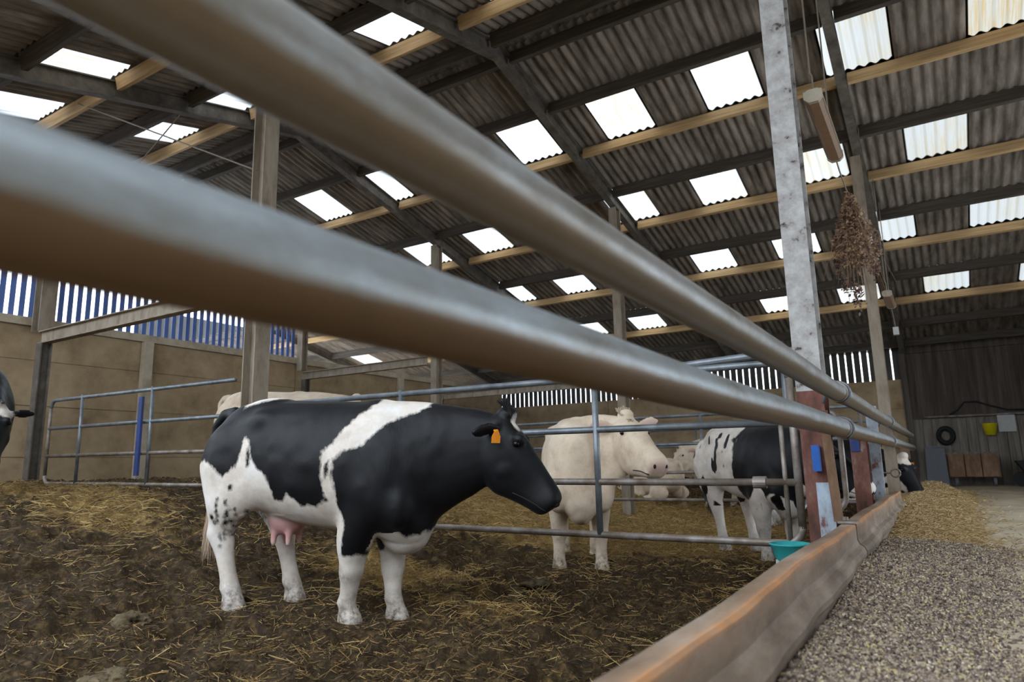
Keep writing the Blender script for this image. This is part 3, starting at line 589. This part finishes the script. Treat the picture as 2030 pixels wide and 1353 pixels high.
# ------------------------------------------------------------------ kerb
def kerb(y0, y1, lab):
    pr = [(-.46, -1.0), (-.46, -.306), (-.452, -.298), (-.412, -.298), (-.400, -.298), (-.393, -.306), (-.3925, -.318), (-.392, -.375), (-.384, -.392), (-.366, -.405), (-.356, -.425), (-.358, -.445), (-.372, -.462), (-.378, -.49), (-.37, -.53), (-.365, -.60), (-.365, -1.0)]
    mb = MB(); n = max(2, int((y1-y0)/.1)); R = []
    for i in range(n+1):
        y = y0+(y1-y0)*i/n; j = .004*math.sin(y*5)+.003*math.sin(y*13+1)
        R.append([(px_+(j if px_ > -.395 else j*.4), y, pz+(.004*math.sin(y*3.3) if pz > -.31 else 0)) for px_, pz in pr])
    mb.rings(R); o = rec(mb, 'feed_kerb', M['kerb'], lab, 'kerb', 'feed kerb sections')
    at = o.data.attributes.new('edge', 'FLOAT', 'POINT'); at.data.foreach_set('value', [1.0 if (k % len(pr)) in (4, 5) else (.25 if (k % len(pr)) in (3, 6) else 0.0) for k in range(len(R)*len(pr))])
kerb(-.6, 3.66, 'long near section of the rusty-edged feed kerb, running out of the picture'); kerb(3.69, 7.35, 'far section of the feed kerb, ending beyond the column foot')
mb = MB(); mb.box(-.47, -.385, 3.62, 3.72, -.297, -.288); mb.tube([(-.44, 3.67, -.285), (-.44, 3.67, -.27)], .014, 8); rec(mb, 'joint_plate', M['gate'], 'small steel plate over the joint between kerb sections', 'plate')
# ------------------------------------------------------------------ feed rails
for nm, z, lab in (('upper', .349, 'upper galvanised feed rail, thick pipe sweeping across the picture'), ('lower', .160, 'lower galvanised feed rail, thick pipe nearest the kerb')):
    root = empty('feed_rail', (-.45, 4, z), lab, 'rail', 'feed rails'); r = .046
    cuts = [-1.2, 4.02, 7.6, 13.0]
    for a, b in zip(cuts, cuts[1:]):
        mb = MB(); n = int((b-a)/.12)
        mb.tube([(-.45+.0015*math.sin(y*3), y, z+.002*math.sin(y*2.1+z*9)) for y in np.linspace(a+.012, b-.012, n)], r, 40); mb.build('pipe', M['galv_'+nm], root, True)
    for y in cuts[1:3]:
        mb = MB()
        for dy in (-.055, .055): mb.tube([(-.45, y+dy-.012, z), (-.45, y+dy+.012, z)], r+.007, 32)
        mb.tube([(-.45, y-.03, z), (-.45, y+.03, z)], r-.006, 24); mb.build('coupling', M['gate'], root, False)
        pt = [(-.45+(r+.012)*math.cos(q), y-.02, z+(r+.012)*math.sin(q)) for q in np.linspace(-.4*math.pi, .9*math.pi, 14)]
        mb = MB(); mb.tube(pt+[(-.53, y-.02, z-.05)], .007, 8); mb.build('clamp', M['coldsteel'], root, True)
    mb = MB(); mb.tube([(-.45, 13.0, z), (-.45, 13.02, z)], r+.003, 24); mb.build('end_cap', M['gate'], root)
# ------------------------------------------------------------------ gates
def gate(y, x0, x1, zs, lab, verts, r=.021, mt='gate', round_right=True, round_left=False, tilt=0, coup=None, top_ext=None):
    root = empty('pen_gate', ((x0+x1)/2, y, zs[0]), lab, 'gate', 'tubular pen gates')
    zz = lambda x, z: z+tilt*(x-x0)
    for i, z in enumerate(zs):
        a, b = x0, x1; pts = []
        if i in (0, len(zs)-1):
            s = 1 if i == 0 else -1; R = .09
            if round_left: pts += [(a+R-R*math.sin(q), y, zz(a, z)+s*(R-R*math.cos(q))) for q in np.linspace(math.pi/2, 0, 6)]
            else: pts += [(a, y, zz(a, z))]
            if round_right: pts += [(b-R+R*math.sin(q), y, zz(b, z)+s*(R-R*math.cos(q))) for q in np.linspace(0, math.pi/2, 6)]
            else: pts += [(b, y, zz(b, z))]
        else: pts = [(a, y, zz(a, z)), (b, y, zz(b, z))]
        mb = MB(); mb.tube(pts, r, 14); mb.build('bar', M[mt if (i == 0 or mt != 'gate') else ('gate' if i < 2 else 'coldsteel')], root, True)
    ends = ([x1] if round_right else [])+([x0] if round_left else [])
    for x in ends:
        mb = MB(); mb.tube([(x, y, zz(x, zs[0])+.08), (x, y, zz(x, zs[-1])-.08)], r, 12); mb.build('end_post', M['gate'], root, True)
    for x in verts:
        rr, mm, zt = (r*.95, 'coldsteel', zs[-1]) if not isinstance(x, tuple) else (x[1], 'gate', x[2]); x = x[0] if isinstance(x, tuple) else x
        mb = MB(); mb.tube([(x, y-.004, zz(x, zs[0])), (x, y-.004, zz(x, zt)+.03)], rr, 12); mb.build('upright', M[mm], root, True)
    if coup:
        for x, z in coup:
            mb = MB(); mb.tube([(x-.035, y, z), (x+.035, y, z)], r+.012, 16); mb.build('collar', M['gate'], root)
    return root
gate(4.0, -4.7, -.69, (-.405, -.085, .24, .572), 'tubular steel gate behind the big black and white cow, ending at the feed column', (-1.87, -3.5, (-.755, .013, .24)), coup=[(-.89, -.117)], tilt=-.0085)
gate(4.0, -8.97, -5.53, (-.09, .225, .545, .875), 'tubular steel gate at the left against the concrete wall', (-8.25, -6.86), r=.019, round_left=True, round_right=False, tilt=-.009)
gate(8.35, -5.6, -.75, (-.45, -.12, .225, .57), 'second gate across the barn, behind the white cow', (-2.5, -4.2), r=.02)
gate(13.0, -9.0, -1.0, (-.35, -.02, .30, .62), 'farthest gate across the barn, near the end wall', (-4.0, -6.5, -2.9), r=.02)
mb = MB(); mb.tube([(-1.55, 4.06, .57), (-.66, 4.06, .605)], .024, 12); mb.tube([(-.715, 4.06, .30), (-.715, 4.06, .60)], .026, 12)
rec(mb, 'gate_hanger', M['coldsteel'], 'grey pipe hanger holding the top of the gate beside the feed column', 'hanger')
mb = MB(); mb.box(-6.99, -6.93, 3.93, 3.955, -.02, .78); rec(mb, 'gate_stop', M['bluepaint'], 'blue painted flat post on the upright of the left gate', 'post')
# steel posts with cantilevered beams along the side wall
def davit(x, y, z, x1, zg, lab, s=1.0):
    root = empty('steel_bracket', (x, y, zg), lab, 'bracket', 'steel brackets on the side wall')
    mb = MB(); hsec(mb, x, y, zg, z, .13*s, .13*s); mb.build('post', M['rafter'], root)
    mb = MB()
    for a, b, c, d in ((z, z+.012, -.05, .05), (z+.15*s, z+.15*s+.012, -.05, .05), (z+.012, z+.15*s, -.006, .006)): mb.box(x-.08, x1, y+c, y+d, a, b)
    mb.build('beam', M['dcolumn'], root)
davit(-9.42, 4.05, 1.63, -5.52, -.3, 'dark steel post and beam at the far left, over the left gate')
davit(-10.3, 9.0, 1.72, -7.30, -.3, 'brown post and beam on the side wall behind the cow, second bay', .9)
davit(-10.3, 13.2, 1.62, -5.3, -.3, 'brown post and beam on the side wall in the farthest bay', .9)
# bits at the foot of the feed column
root = empty('prop_bar', (-.50, 3.93, -.32), 'rusty flat bar leaning against the feed column on the kerb', 'bar')
mb = MB(); mb.obox((-.515, 3.945, -.03), (.022, 0, 0), (0, .012, 0), (-.012, 0, .285)); mb.build('bar', M['rustbar'], root)
mb = MB(); mb.box(-.60, -.565, 3.93, 3.995, -.06, .075); rec(mb, 'blue_guard', M['blue'], 'blue plastic block strapped to the feed column', 'block')
root = empty('water_bowl', (-.73, 3.83, -.52), 'teal water bowl on the foot of the feed column', 'bowl')
mb = MB(); mb.lathe((-.73, 3.83, -.52), [(.0, 0), (.05, .0), (.075, .03), (.095, .09), (.102, .095), (.102, .102), (.092, .102), (.07, .04), (0, .015)], 26); mb.build('bowl', M['teal'], root, True)
mb = MB(); mb.box(-.80, -.765, 3.80, 3.86, -.62, -.50); mb.box(-.78, -.68, 3.90, 3.93, -.56, -.44); mb.build('bracket', M['white'], root)
# posts between the two columns on the rail
mb = MB(); hsec(mb, -.60, 6.35, -.93, .20, .12, .14); rec(mb, 'rail_post', M['rust'], 'short red steel post behind the feed rail, past the column', 'post', 'short rail posts')
mb = MB(); mb.box(-.545, -.46, 6.55, 6.57, -.36, .44); rec(mb, 'rail_plate', M['flake'], 'pale blue flaking plate beside the short red post', 'plate')
mb = MB(); mb.box(-.655, -.59, 6.268, 6.279, .06, .2); rec(mb, 'blue_patch', M['bluepaint'], 'blue painted plate on top of the short red post', 'plate')
mb = MB(); mb.box(-.60, -.53, 10.9, 10.97, -.6, .25); rec(mb, 'rail_post', M['rustbar'], 'last short brown post under the end of the feed rail', 'post', 'short rail posts')
root = empty('hoop', (-.62, 4.9, -.45), 'bent pipe hoop behind the feed column', 'hoop')
hp = [(-.78, 4.75, .30)]+[(-.64+.09*math.sin(q), 4.75, .22+.09*math.cos(q)) for q in np.linspace(-1.2, 1.57, 8)]+[(-.55, 4.75, -.15)]+[(-.64+.09*math.cos(q), 4.75, -.22-.10*math.sin(q)) for q in np.linspace(0, 2.6, 9)]
mb = MB(); mb.tube(hp, .017, 10); mb.build('pipe', M['gate'], root, True)
mb = MB(); mb.tube([(-.60, 7.0, -.12), (-.43, 7.0, -.13)], .007, 8); mb.tube([(-.43+.035*math.cos(q)+.035, 7.0, -.13+.035*math.sin(q)) for q in np.linspace(0, 6.2, 18)], .008, 8, False); rec(mb, 'ring_bolt', M['gate'], 'grey ring bolt sticking out beyond the pale plate', 'bolt')
# ------------------------------------------------------------------ hanging lamps and dried plants
def lamp(x, y0, y1, z, lab, w_=.052, cable=True):
    root = empty('batten_lamp', (x, (y0+y1)/2, z), lab, 'lamp', 'hanging batten lamps')
    def prof(wd, h0, h1, e): return [(x-wd+e, h0), (x+wd-e, h0), (x+wd, h0+e), (x+wd, h1), (x-wd, h1), (x-wd, h0+e)]
    mb = MB(); mb.prism(prof(w_*.85, z-.05, z, .02), y0+.03, y1-.03); mb.build('diffuser', M['diffuser'], root)
    mb = MB(); mb.prism([(x-w_, z-.02), (x+w_, z-.02), (x+w_*.92, z+.018), (x+w_*.5, z+.032), (x-w_*.5, z+.032), (x-w_*.92, z+.018)], y0+.01, y1-.01)
    for y in (y0, y1-.03): mb.prism(prof(w_, z-.055, z+.018, .025), y, y+.03)
    mb.build('casing', M['casing'], root)
    if cable:
        for y in (y0+.06, y1-.06):
            mb = MB(); mb.tube([(x, y, z+.03), (x, y, z+.14), (x-.01, y, z+.16), (x, y, roofz(y)-.02)], .006, 6); mb.build('cable', M['wire'], root)
    return root
lamp(-.43, 4.12, 5.12, 2.14, 'long dusty batten lamp hanging beside the speckled column')
lamp(-.42, 10.0, 10.9, 2.14, 'small distant batten lamp hanging beside the thin brown column', .06)
root = empty('pull_switch', (-.40, 11.0, 1.75), 'small white box hanging on a cable below the distant lamp', 'switch')
mb = MB(); mb.box(-.44, -.37, 10.95, 11.03, 1.72, 1.83); mb.build('box', M['white'], root); mb = MB(); mb.tube([(-.405, 10.99, 1.83), (-.42, 10.85, 2.08)], .006, 6); mb.build('cord', M['wire'], root)
root = empty('dried_bunch', (-.45, 5.75, 1.2), 'bunch of dried brown flowers hanging upside down from the long lamp', 'dried flowers')
mb = MB(); mb.tube([(-.43, 5.10, 2.12), (-.43, 5.3, 2.09), (-.43, 5.75, 2.08)], .005, 6); mb.build('string', M['wire'], root)
Rr, Dd, Ll = [], [], []
for i in range(60): Rr.append((-.43, 5.75, 2.09)); Dd.append((random.gauss(.03, .15), random.gauss(0, .15), -1)); Ll.append(random.uniform(.45, .92))
o = strands('stems', M['dryplant'], Rr, Dd, Ll, .004, None, 0, 4); o.parent = root
o.data.transform(Matrix.Translation(-Vector(root.location)))
mb = MB(); rn = []
for i in range(1500):
    t = random.betavariate(2.0, 1.7); z = 2.08-.66*t; sp_ = .02+.155*min(1, t/.62)*(1 if t < .85 else .85); a = random.uniform(0, 6.28); rr = sp_*math.sqrt(random.random())
    c = Vector((-.425+.02*t+rr*math.cos(a), 5.75+rr*math.sin(a), z)); d1 = Vector((random.gauss(0, 1), random.gauss(0, 1), random.gauss(0, 1))).normalized(); d2 = d1.orthogonal(); s_ = random.uniform(.008, .022); d3 = d1.cross(d2)
    mb.add([c+d1*s_, c+d2*s_*.5, c-d1*s_, c-d2*s_*.5, c+d3*s_*.25], [(0, 1, 4), (1, 2, 4), (2, 3, 4), (3, 0, 4), (0, 3, 2, 1)]); rn += [random.random()]*5
for cx, cz in ((-.52, 1.32), (-.44, 1.28), (-.43, 1.20), (-.30, 1.42), (-.55, 1.5)):
    for i in range(34):
        c = Vector((cx+random.gauss(0, .02), 5.75+random.gauss(0, .02), cz+random.gauss(0, .035))); d1 = Vector((random.gauss(0, 1), random.gauss(0, 1), random.gauss(0, 1))).normalized(); d2 = d1.orthogonal(); s_ = .018; d3 = d1.cross(d2)
        mb.add([c+d1*s_, c+d2*s_*.5, c-d1*s_, c-d2*s_*.5, c+d3*s_*.25], [(0, 1, 4), (1, 2, 4), (2, 3, 4), (3, 0, 4), (0, 3, 2, 1)]); rn += [random.random()*.4]*5
o = mb.build('flower_heads', M['dryplant'], root); at = o.data.attributes.new('rnd', 'FLOAT', 'POINT'); at.data.foreach_set('value', rn)
# ------------------------------------------------------------------ things by the end wall
root = empty('bucket', (.78, 16.262, .40), 'yellow bucket hanging on the dark end wall', 'bucket')
mb = MB(); mb.lathe((.78, 16.262, .40), [(0, 0), (.085, 0), (.125, .21), (.133, .215), (.133, .225), (.118, .225), (.08, .012), (0, .012)], 22); mb.build('body', M['yellow'], root, True)
mb = MB(); mb.tube([(.78+.13*math.cos(q), 16.262, .61+.13*math.sin(q)) for q in np.linspace(0, math.pi, 12)], .006, 6); mb.build('handle', M['wire'], root)
mb = MB(); mb.box(.92, 1.20, 16.33, 16.37, .46, .80); rec(mb, 'notice_board', M['white'], 'pale grey board on the end wall next to the yellow bucket', 'board')
root = empty('hose_reel', (.04, 16.25, .42), 'dark round coil hanging on the planks of the end wall', 'coil')
for rr, yy in ((.17, 16.33), (.15, 16.30), (.12, 16.34)):
    mb = MB(); mb.tube([(.04+rr*.85*math.cos(q), yy, .42+rr*math.sin(q)) for q in np.linspace(0, 6.283, 28)], .026, 8, False); mb.build('turn', M['black'], root, True)
mb = MB(); mb.tube([(.15, EY-.06, .83), (.30, EY-.06, .92), (.42, EY-.06, 1.07), (.62, EY-.06, 1.07), (.85, EY-.06, .97), (1.1, EY-.06, .88), (1.6, EY-.06, .86)], .014, 8); rec(mb, 'cable', M['black'], 'black cable looping along the end wall above the wall pipe', 'cable')
mb = MB(); mb.tube([(-.30, EY-.09, .80), (2.0, EY-.09, .80)], .022, 10); rec(mb, 'wall_pipe', M['gate'], 'grey pipe running along the end wall', 'pipe')
root = empty('crate_trolley', (.42, 15.7, -.55), 'wooden crate on small wheels standing by the end wall', 'trolley')
mb = MB()
for k in range(3): mb.box(.02+.265*k, .27+.265*k, 15.62, 15.65, -.37, .05)
mb.box(.0, .83, 15.65, 16.0, -.38, -.36); mb.box(.01, .03, 15.65, 16.0, -.37, .05); mb.box(.80, .82, 15.65, 16.0, -.37, .05); mb.box(.02, .81, 15.97, 16.0, -.37, .05); mb.build('box', M['rustbar'], root)
mb = MB(); mb.box(-.02, .84, 15.60, 15.66, .05, .085); mb.build('rim', M['plank'], root)
for xx in (.12, .72):
    mb = MB(); mb.tube([(xx-.025, 15.7, -.47), (xx+.025, 15.7, -.47)], .08, 18); mb.build('wheel', M['grey'], root)
root = empty('feed_bin', (-.18, 15.7, -.55), 'grey plastic bin against the planks, left of the crate', 'bin')
mb = MB(); mb.prism([(-.36, -.55), (.0, -.55), (-.02, .18), (-.33, .18)], 15.5, 15.95); mb.build('bin', M['grey'], root)
mb = MB(); mb.box(-.36, .01, 15.47, 15.98, .18, .205); mb.build('lid', M['grey'], root)
root = empty('wheelbarrow', (1.35, 15.6, -.55), 'dark barrow cut off by the right edge of the picture', 'barrow')
mb = MB(); mb.prism([(1.05, -.10), (1.75, -.02), (1.6, -.32), (1.2, -.34)], 15.4, 15.8); mb.build('tray', M['black'], root)
mb = MB(); mb.tube([(1.12, 15.57, -.42), (1.12, 15.63, -.42)], .13, 20); mb.build('wheel', M['black'], root)
mb = MB(); mb.tube([(1.12, 15.6, -.42), (1.5, 15.5, -.36), (1.9, 15.5, -.1)], .018, 8); mb.build('frame', M['gate'], root)
# ------------------------------------------------------------------ cattle
R_ = math.radians
cow('big black and white cow in front, head right, white band over its shoulder', (-2.843, 2.995, -.838), R_(17.5), .894, M['bw'], coat_main, poll=(.91, .03, 1.265), hyaw=4, hpitch=56.5,
    fore=((-.11, -.095), (.12, .10)), hind=((-.88, -.185), (-.67, .185)), vox=.0115, tags=((-1, 0),), hair='hairblack', tail='hairpale', ear=(.35, -.1))
cow('cream white cow behind the gate, looking to the right', (-2.66, 5.29, float(terr(-2.66))), R_(-60), .894, M['cream'], coat_fleck, poll=(.40, .42, 1.375), hyaw=22, hpitch=35, ear=(-.2, -.45), hairlen=.5, smooth=18, chest=1.15, hsc=1.12,
    fore=((.0, -.20), (.0, .19)), hind=((-.83, -.12), (-.80, .2)), vox=.014, hair='hairpale', tail='hairpale', udder=False, pinknose=True)
cow('black and white spotted cow behind the gate, head hidden by the feed column', (-1.42, 6.87, float(terr(-1.70))), R_(-42), .894, M['bw'], coat_cow2, poll=(.76, .06, 1.20), hyaw=40, hpitch=48,
    fore=((.0, -.14), (.06, .14)), hind=((-.74, -.16), (-.62, .16)), vox=.015, udder=False, tags=((-1, 0),), tail='hairblack')
cow('black cow with white forehead pushing its head out under the end of the feed rail', (-1.36, 10.0, float(terr(-1.36))), R_(3), .894, M['bw'], coat_head4, poll=(1.00, -.10, 1.05), hyaw=-44, hpitch=62, vox=.018, tags=((-1, 0), (1, 0)))
cow('pale cow far back between the gates, only its face in view', (-3.42, 11.9, float(terr(-3.42))), R_(-112), .86, M['cream'], coat_white, poll=(.85, .0, 1.22), hyaw=-12, hpitch=52, vox=.018, udder=False, tail='hairpale', pinknose=True)
cow('black cow with a white face stripe at the left edge of the picture', (-7.25, 2.62, float(terr(-7.25))), R_(-8), .85, M['bw'], coat_left, poll=(.72, .02, .92), hyaw=-18, hpitch=58, vox=.018, udder=False)
cow('white cow whose rump shows behind the left gate and the big cow', (-6.60, 5.62, float(terr(-6.6))), R_(22), .84, M['cream'], coat_white, vox=.018, udder=False, tail='hairpale')
cow('pale calf lying on the straw behind the second gate', (-4.35, 11.3, float(terr(-4.35))-.36), R_(150), .72, M['cream'], coat_white, poll=(.72, .1, .95), hyaw=20, hpitch=40, vox=.02, udder=False, lying=True, tail='hairpale', category='calf')
# ------------------------------------------------------------------ bedding, straw, feed
def grid(name, xs, ys, zf, mt, extra=None, smooth=True):
    X, Y = np.meshgrid(xs, ys, indexing='ij'); Z = zf(X, Y); n, k = X.shape
    me = bpy.data.meshes.new(name); V = np.stack([X, Y, Z], -1).reshape(-1, 3); i = np.arange(n*k).reshape(n, k)
    Q = np.stack([i[:-1, :-1], i[1:, :-1], i[1:, 1:], i[:-1, 1:]], -1).reshape(-1, 4)
    me.vertices.add(len(V)); me.vertices.foreach_set('co', V.astype(np.float32).ravel()); me.loops.add(Q.size); me.loops.foreach_set('vertex_index', Q.ravel().astype(np.int32))
    me.polygons.add(len(Q)); me.polygons.foreach_set('loop_start', np.arange(0, Q.size, 4, dtype=np.int32)); me.update(); me.validate()
    if extra:
        at = me.attributes.new(extra[0], 'FLOAT', 'POINT'); at.data.foreach_set('value', extra[1](X, Y).ravel().astype(np.float32))
    return link(name, me, mt, None, smooth)
def spaced(a, b, d0, d1):
    out = [a]; 
    while out[-1] < b: out.append(out[-1]+d0+(d1-d0)*min(1, (out[-1]-a)/(b-a)))
    return np.array(out)
xs = -spaced(.455, 10.58, .014, .055); ys = np.concatenate([np.linspace(-.95, .5, 16), spaced(.53, 16.41, .015, .06)])
o = grid('bedding', xs, ys, ground, M['bed'], ('straw', strawiness)); tag(o, 'dark trodden manure and straw bedding over the pen floor', 'bedding', kind='stuff')
def blades(name, X, Y, Z, L, rad, mt, tilt, lab, cat, curve=.25):
    n = len(X); az = RNG.uniform(0, 2*np.pi, n); el = RNG.normal(0, tilt, n); d = np.stack([np.cos(az)*np.cos(el), np.sin(az)*np.cos(el), np.sin(el)], 1)
    sd = np.stack([-np.sin(az), np.cos(az), 0*az], 1); upv = np.cross(d, sd); C = np.stack([X, Y, Z], 1); V = []
    bend = RNG.normal(0, curve, n)[:, None]*L[:, None]; br = np.asarray(rad)*np.ones(n)
    for t, s in ((-.5, .7), (0, 1), (.5, .6)):
        c = C+d*(L*t)[:, None]+sd*bend*(1-4*t*t)*.5
        for g in (0, 2.094, 4.189): V.append(c+(sd*math.cos(g)+upv*math.sin(g))*(br*s)[:, None])
    V = np.stack(V, 1).reshape(-1, 3); base = np.arange(n)[:, None]*9
    F = np.array([(3*i+k, 3*i+(k+1) % 3, 3*i+3+(k+1) % 3, 3*i+3+k) for i in range(2) for k in range(3)]).ravel()
    Q = (base+F[None]).reshape(-1, 4); me = bpy.data.meshes.new(name)
    me.vertices.add(len(V)); me.vertices.foreach_set('co', V.astype(np.float32).ravel()); me.loops.add(Q.size); me.loops.foreach_set('vertex_index', Q.ravel().astype(np.int32))
    me.polygons.add(len(Q)); me.polygons.foreach_set('loop_start', np.arange(0, Q.size, 4, dtype=np.int32)); me.update()
    at = me.attributes.new('rnd', 'FLOAT', 'POINT'); at.data.foreach_set('value', np.repeat(RNG.random(n), 9).astype(np.float32))
    return tag(link(name, me, mt), lab, cat, kind='stuff')
def polar(n, r0, r1, a0, a1):
    # spread thinning out with distance over the pen
    r = r0*(r1/r0)**RNG.random(n); a = RNG.uniform(a0, a1, n); return -r*np.sin(a), r*np.cos(a)
X, Y = polar(95000, 1.2, 15, R_(2), R_(76)); k = (X < -.48) & (X > -10.5) & (Y < 16) & (Y > .3); X, Y = X[k], Y[k]
sw = strawiness(X, Y); nz = fbm(X*2.2, Y*2.2, 3, 31); pick = RNG.random(len(X)) < np.clip(sw*1.1+(nz-.54)*1.6, .025, 1); Xa, Ya = X[pick], Y[pick]
dist = np.hypot(Xa, Ya); blades('straw', Xa, Ya, ground(Xa, Ya)+RNG.uniform(.0, .03, len(Xa)), RNG.uniform(.03, .16, len(Xa)), .0009+.00016*dist, M['straw'], .28, 'loose golden straw scattered over the bedding', 'straw')
Xa, Ya = X[~pick][:46000], Y[~pick][:46000]; dist = np.hypot(Xa, Ya)
blades('soiled_straw', Xa, Ya, ground(Xa, Ya)+RNG.uniform(-.004, .015, len(Xa)), RNG.uniform(.012, .07, len(Xa)), .0012+.0002*dist, M['strawdark'], .4, 'dark soiled straw trodden into the manure', 'straw')
# dried dung lumps
for x, y, s, lab in ((-2.62, 1.47, .13, 'flat grey dung lump in the lower left corner'), (-2.9, 1.60, .10, 'grey dung lump just above the corner lump, at the left edge'), (-3.55, 2.05, .11, 'broad pale dung lump left of the cow'), (-3.62, 2.72, .09, 'pale dung lump beside the hind hooves of the big cow'), (-1.93, 2.90, .08, 'pale dung lump in front of the big cow'), (-2.55, 4.35, .09, 'small pale dung lump under the gate')):
    mb = MB(); mb.ell((x, y, float(terr(x))+.028), (s, s*.75, s*.30), 44, 26)
    v = np.array(mb.v); n = fbm(v[:, 0]*16+v[:, 2]*9, v[:, 1]*16+v[:, 2]*7, 4, 6)-.47; n2 = fbm(v[:, 0]*50+v[:, 2]*30, v[:, 1]*50, 3, 2)-.45; c = np.array((x, y, float(terr(x))+.028)); v = c+(v-c)*(1+n*1.9+n2*.7)[:, None]; mb.v = [tuple(p) for p in v]
    rec(mb, 'dung_lump', M['clod'], lab, 'dung', 'dried dung lumps', True)
# feed and chopped straw in the passage
def feedz(X, Y):
    e = .14+.06*np.sin(Y*1.7)+.05*np.sin(Y*4.1); t = np.clip((e-X)/.5, 0, 1); t = t*np.clip((5.6-Y)/.8, 0, 1)
    return -.562+.095*t**.7*(1+.2*np.sin(Y*2.3))+(fbm(X*14, Y*14, 3, 4)-.45)*.03*(t > 0)
o = grid('feed_mound', np.linspace(-.372, .30, 60), spaced(.3, 5.6, .012, .03), feedz, M['feedbed']); tag(o, 'grey-brown heap of pelleted feed spread along the kerb', 'feed', kind='stuff')
def pellets(n, name, lab):
    r = .9*(5.4/.9)**RNG.random(n); Y = r; X = RNG.uniform(-.37, .34, n); e = .16+.06*np.sin(Y*1.7)+.05*np.sin(Y*4.1); k = (X < e+RNG.exponential(.05, n)-.02) & (RNG.random(n) < np.clip((5.5-Y)/.7, 0, 1)); X, Y = X[k], Y[k]; n = len(X)
    Z = np.maximum(feedz(X, Y), -.55)+.002; s = RNG.uniform(.003, .0062, n)*(1+.05*Y); T = np.array([(1, 0, 0), (0, 1, 0), (-1, 0, 0), (0, -1, 0), (0, 0, 1), (0, 0, -1)], float)
    A = RNG.normal(0, 1, (n, 3, 3)); Qm, _ = np.linalg.qr(A); T2 = T[None]*np.array([1.5, 1, .8])[None, None]; V = np.einsum('nij,nkj->nki', Qm, np.repeat(T2, n, 0))*s[:, None, None]+np.stack([X, Y, Z], 1)[:, None]
    F = np.array([(0, 1, 4), (1, 2, 4), (2, 3, 4), (3, 0, 4), (1, 0, 5), (2, 1, 5), (3, 2, 5), (0, 3, 5)]).ravel(); Q = (np.arange(n)[:, None]*6+F[None]).ravel(); me = bpy.data.meshes.new(name)
    me.vertices.add(n*6); me.vertices.foreach_set('co', V.astype(np.float32).ravel()); me.loops.add(len(Q)); me.loops.foreach_set('vertex_index', Q.astype(np.int32)); me.polygons.add(n*8); me.polygons.foreach_set('loop_start', np.arange(0, len(Q), 3, dtype=np.int32)); me.update()
    at = me.attributes.new('rnd', 'FLOAT', 'POINT'); at.data.foreach_set('value', np.repeat(RNG.random(n), 6).astype(np.float32)); tag(link(name, me, M['pellet']), lab, 'feed', kind='stuff')
pellets(60000, 'feed_pellets', 'loose feed pellets on the heap and the passage floor')
def chaffz(X, Y):
    b = np.exp(-((X+.42)/.38)**2)*np.clip((Y-4.4)/1.6, 0, 1)*np.clip((14-Y)/3, 0, 1); b2 = np.exp(-((X+.15)/.28)**2-((Y-11.6)/1.5)**2)
    return -.56+.13*b+.14*b2+(fbm(X*10, Y*10, 3, 8)-.4)*.035*np.clip(b*3, 0, 1)
o = grid('chaff_heap', np.linspace(-.75, .30, 60), np.linspace(4.3, 15, 220), chaffz, M['chaffbed']); tag(o, 'golden heap of chopped straw in the passage before the far cow', 'straw', kind='stuff')
n = 26000; Y = 4.4*(14/4.4)**RNG.random(n); X = -.40+np.abs(RNG.normal(0, .27, n)); k = (X < .55) & (RNG.random(n) < np.clip((Y-4.3)/.9, 0.02, 1)); X, Y = X[k], Y[k]; k2 = (X > -.36) | (Y > 7.4); X, Y = X[k2], Y[k2]
blades('chopped_straw', X, Y, np.maximum(chaffz(X, Y), -.55)+RNG.uniform(.001, .012, len(X)), RNG.uniform(.02, .06, len(X)), .0011+.0002*Y, M['chaff'], .3, 'chopped straw strewn over the passage by the kerb', 'straw')
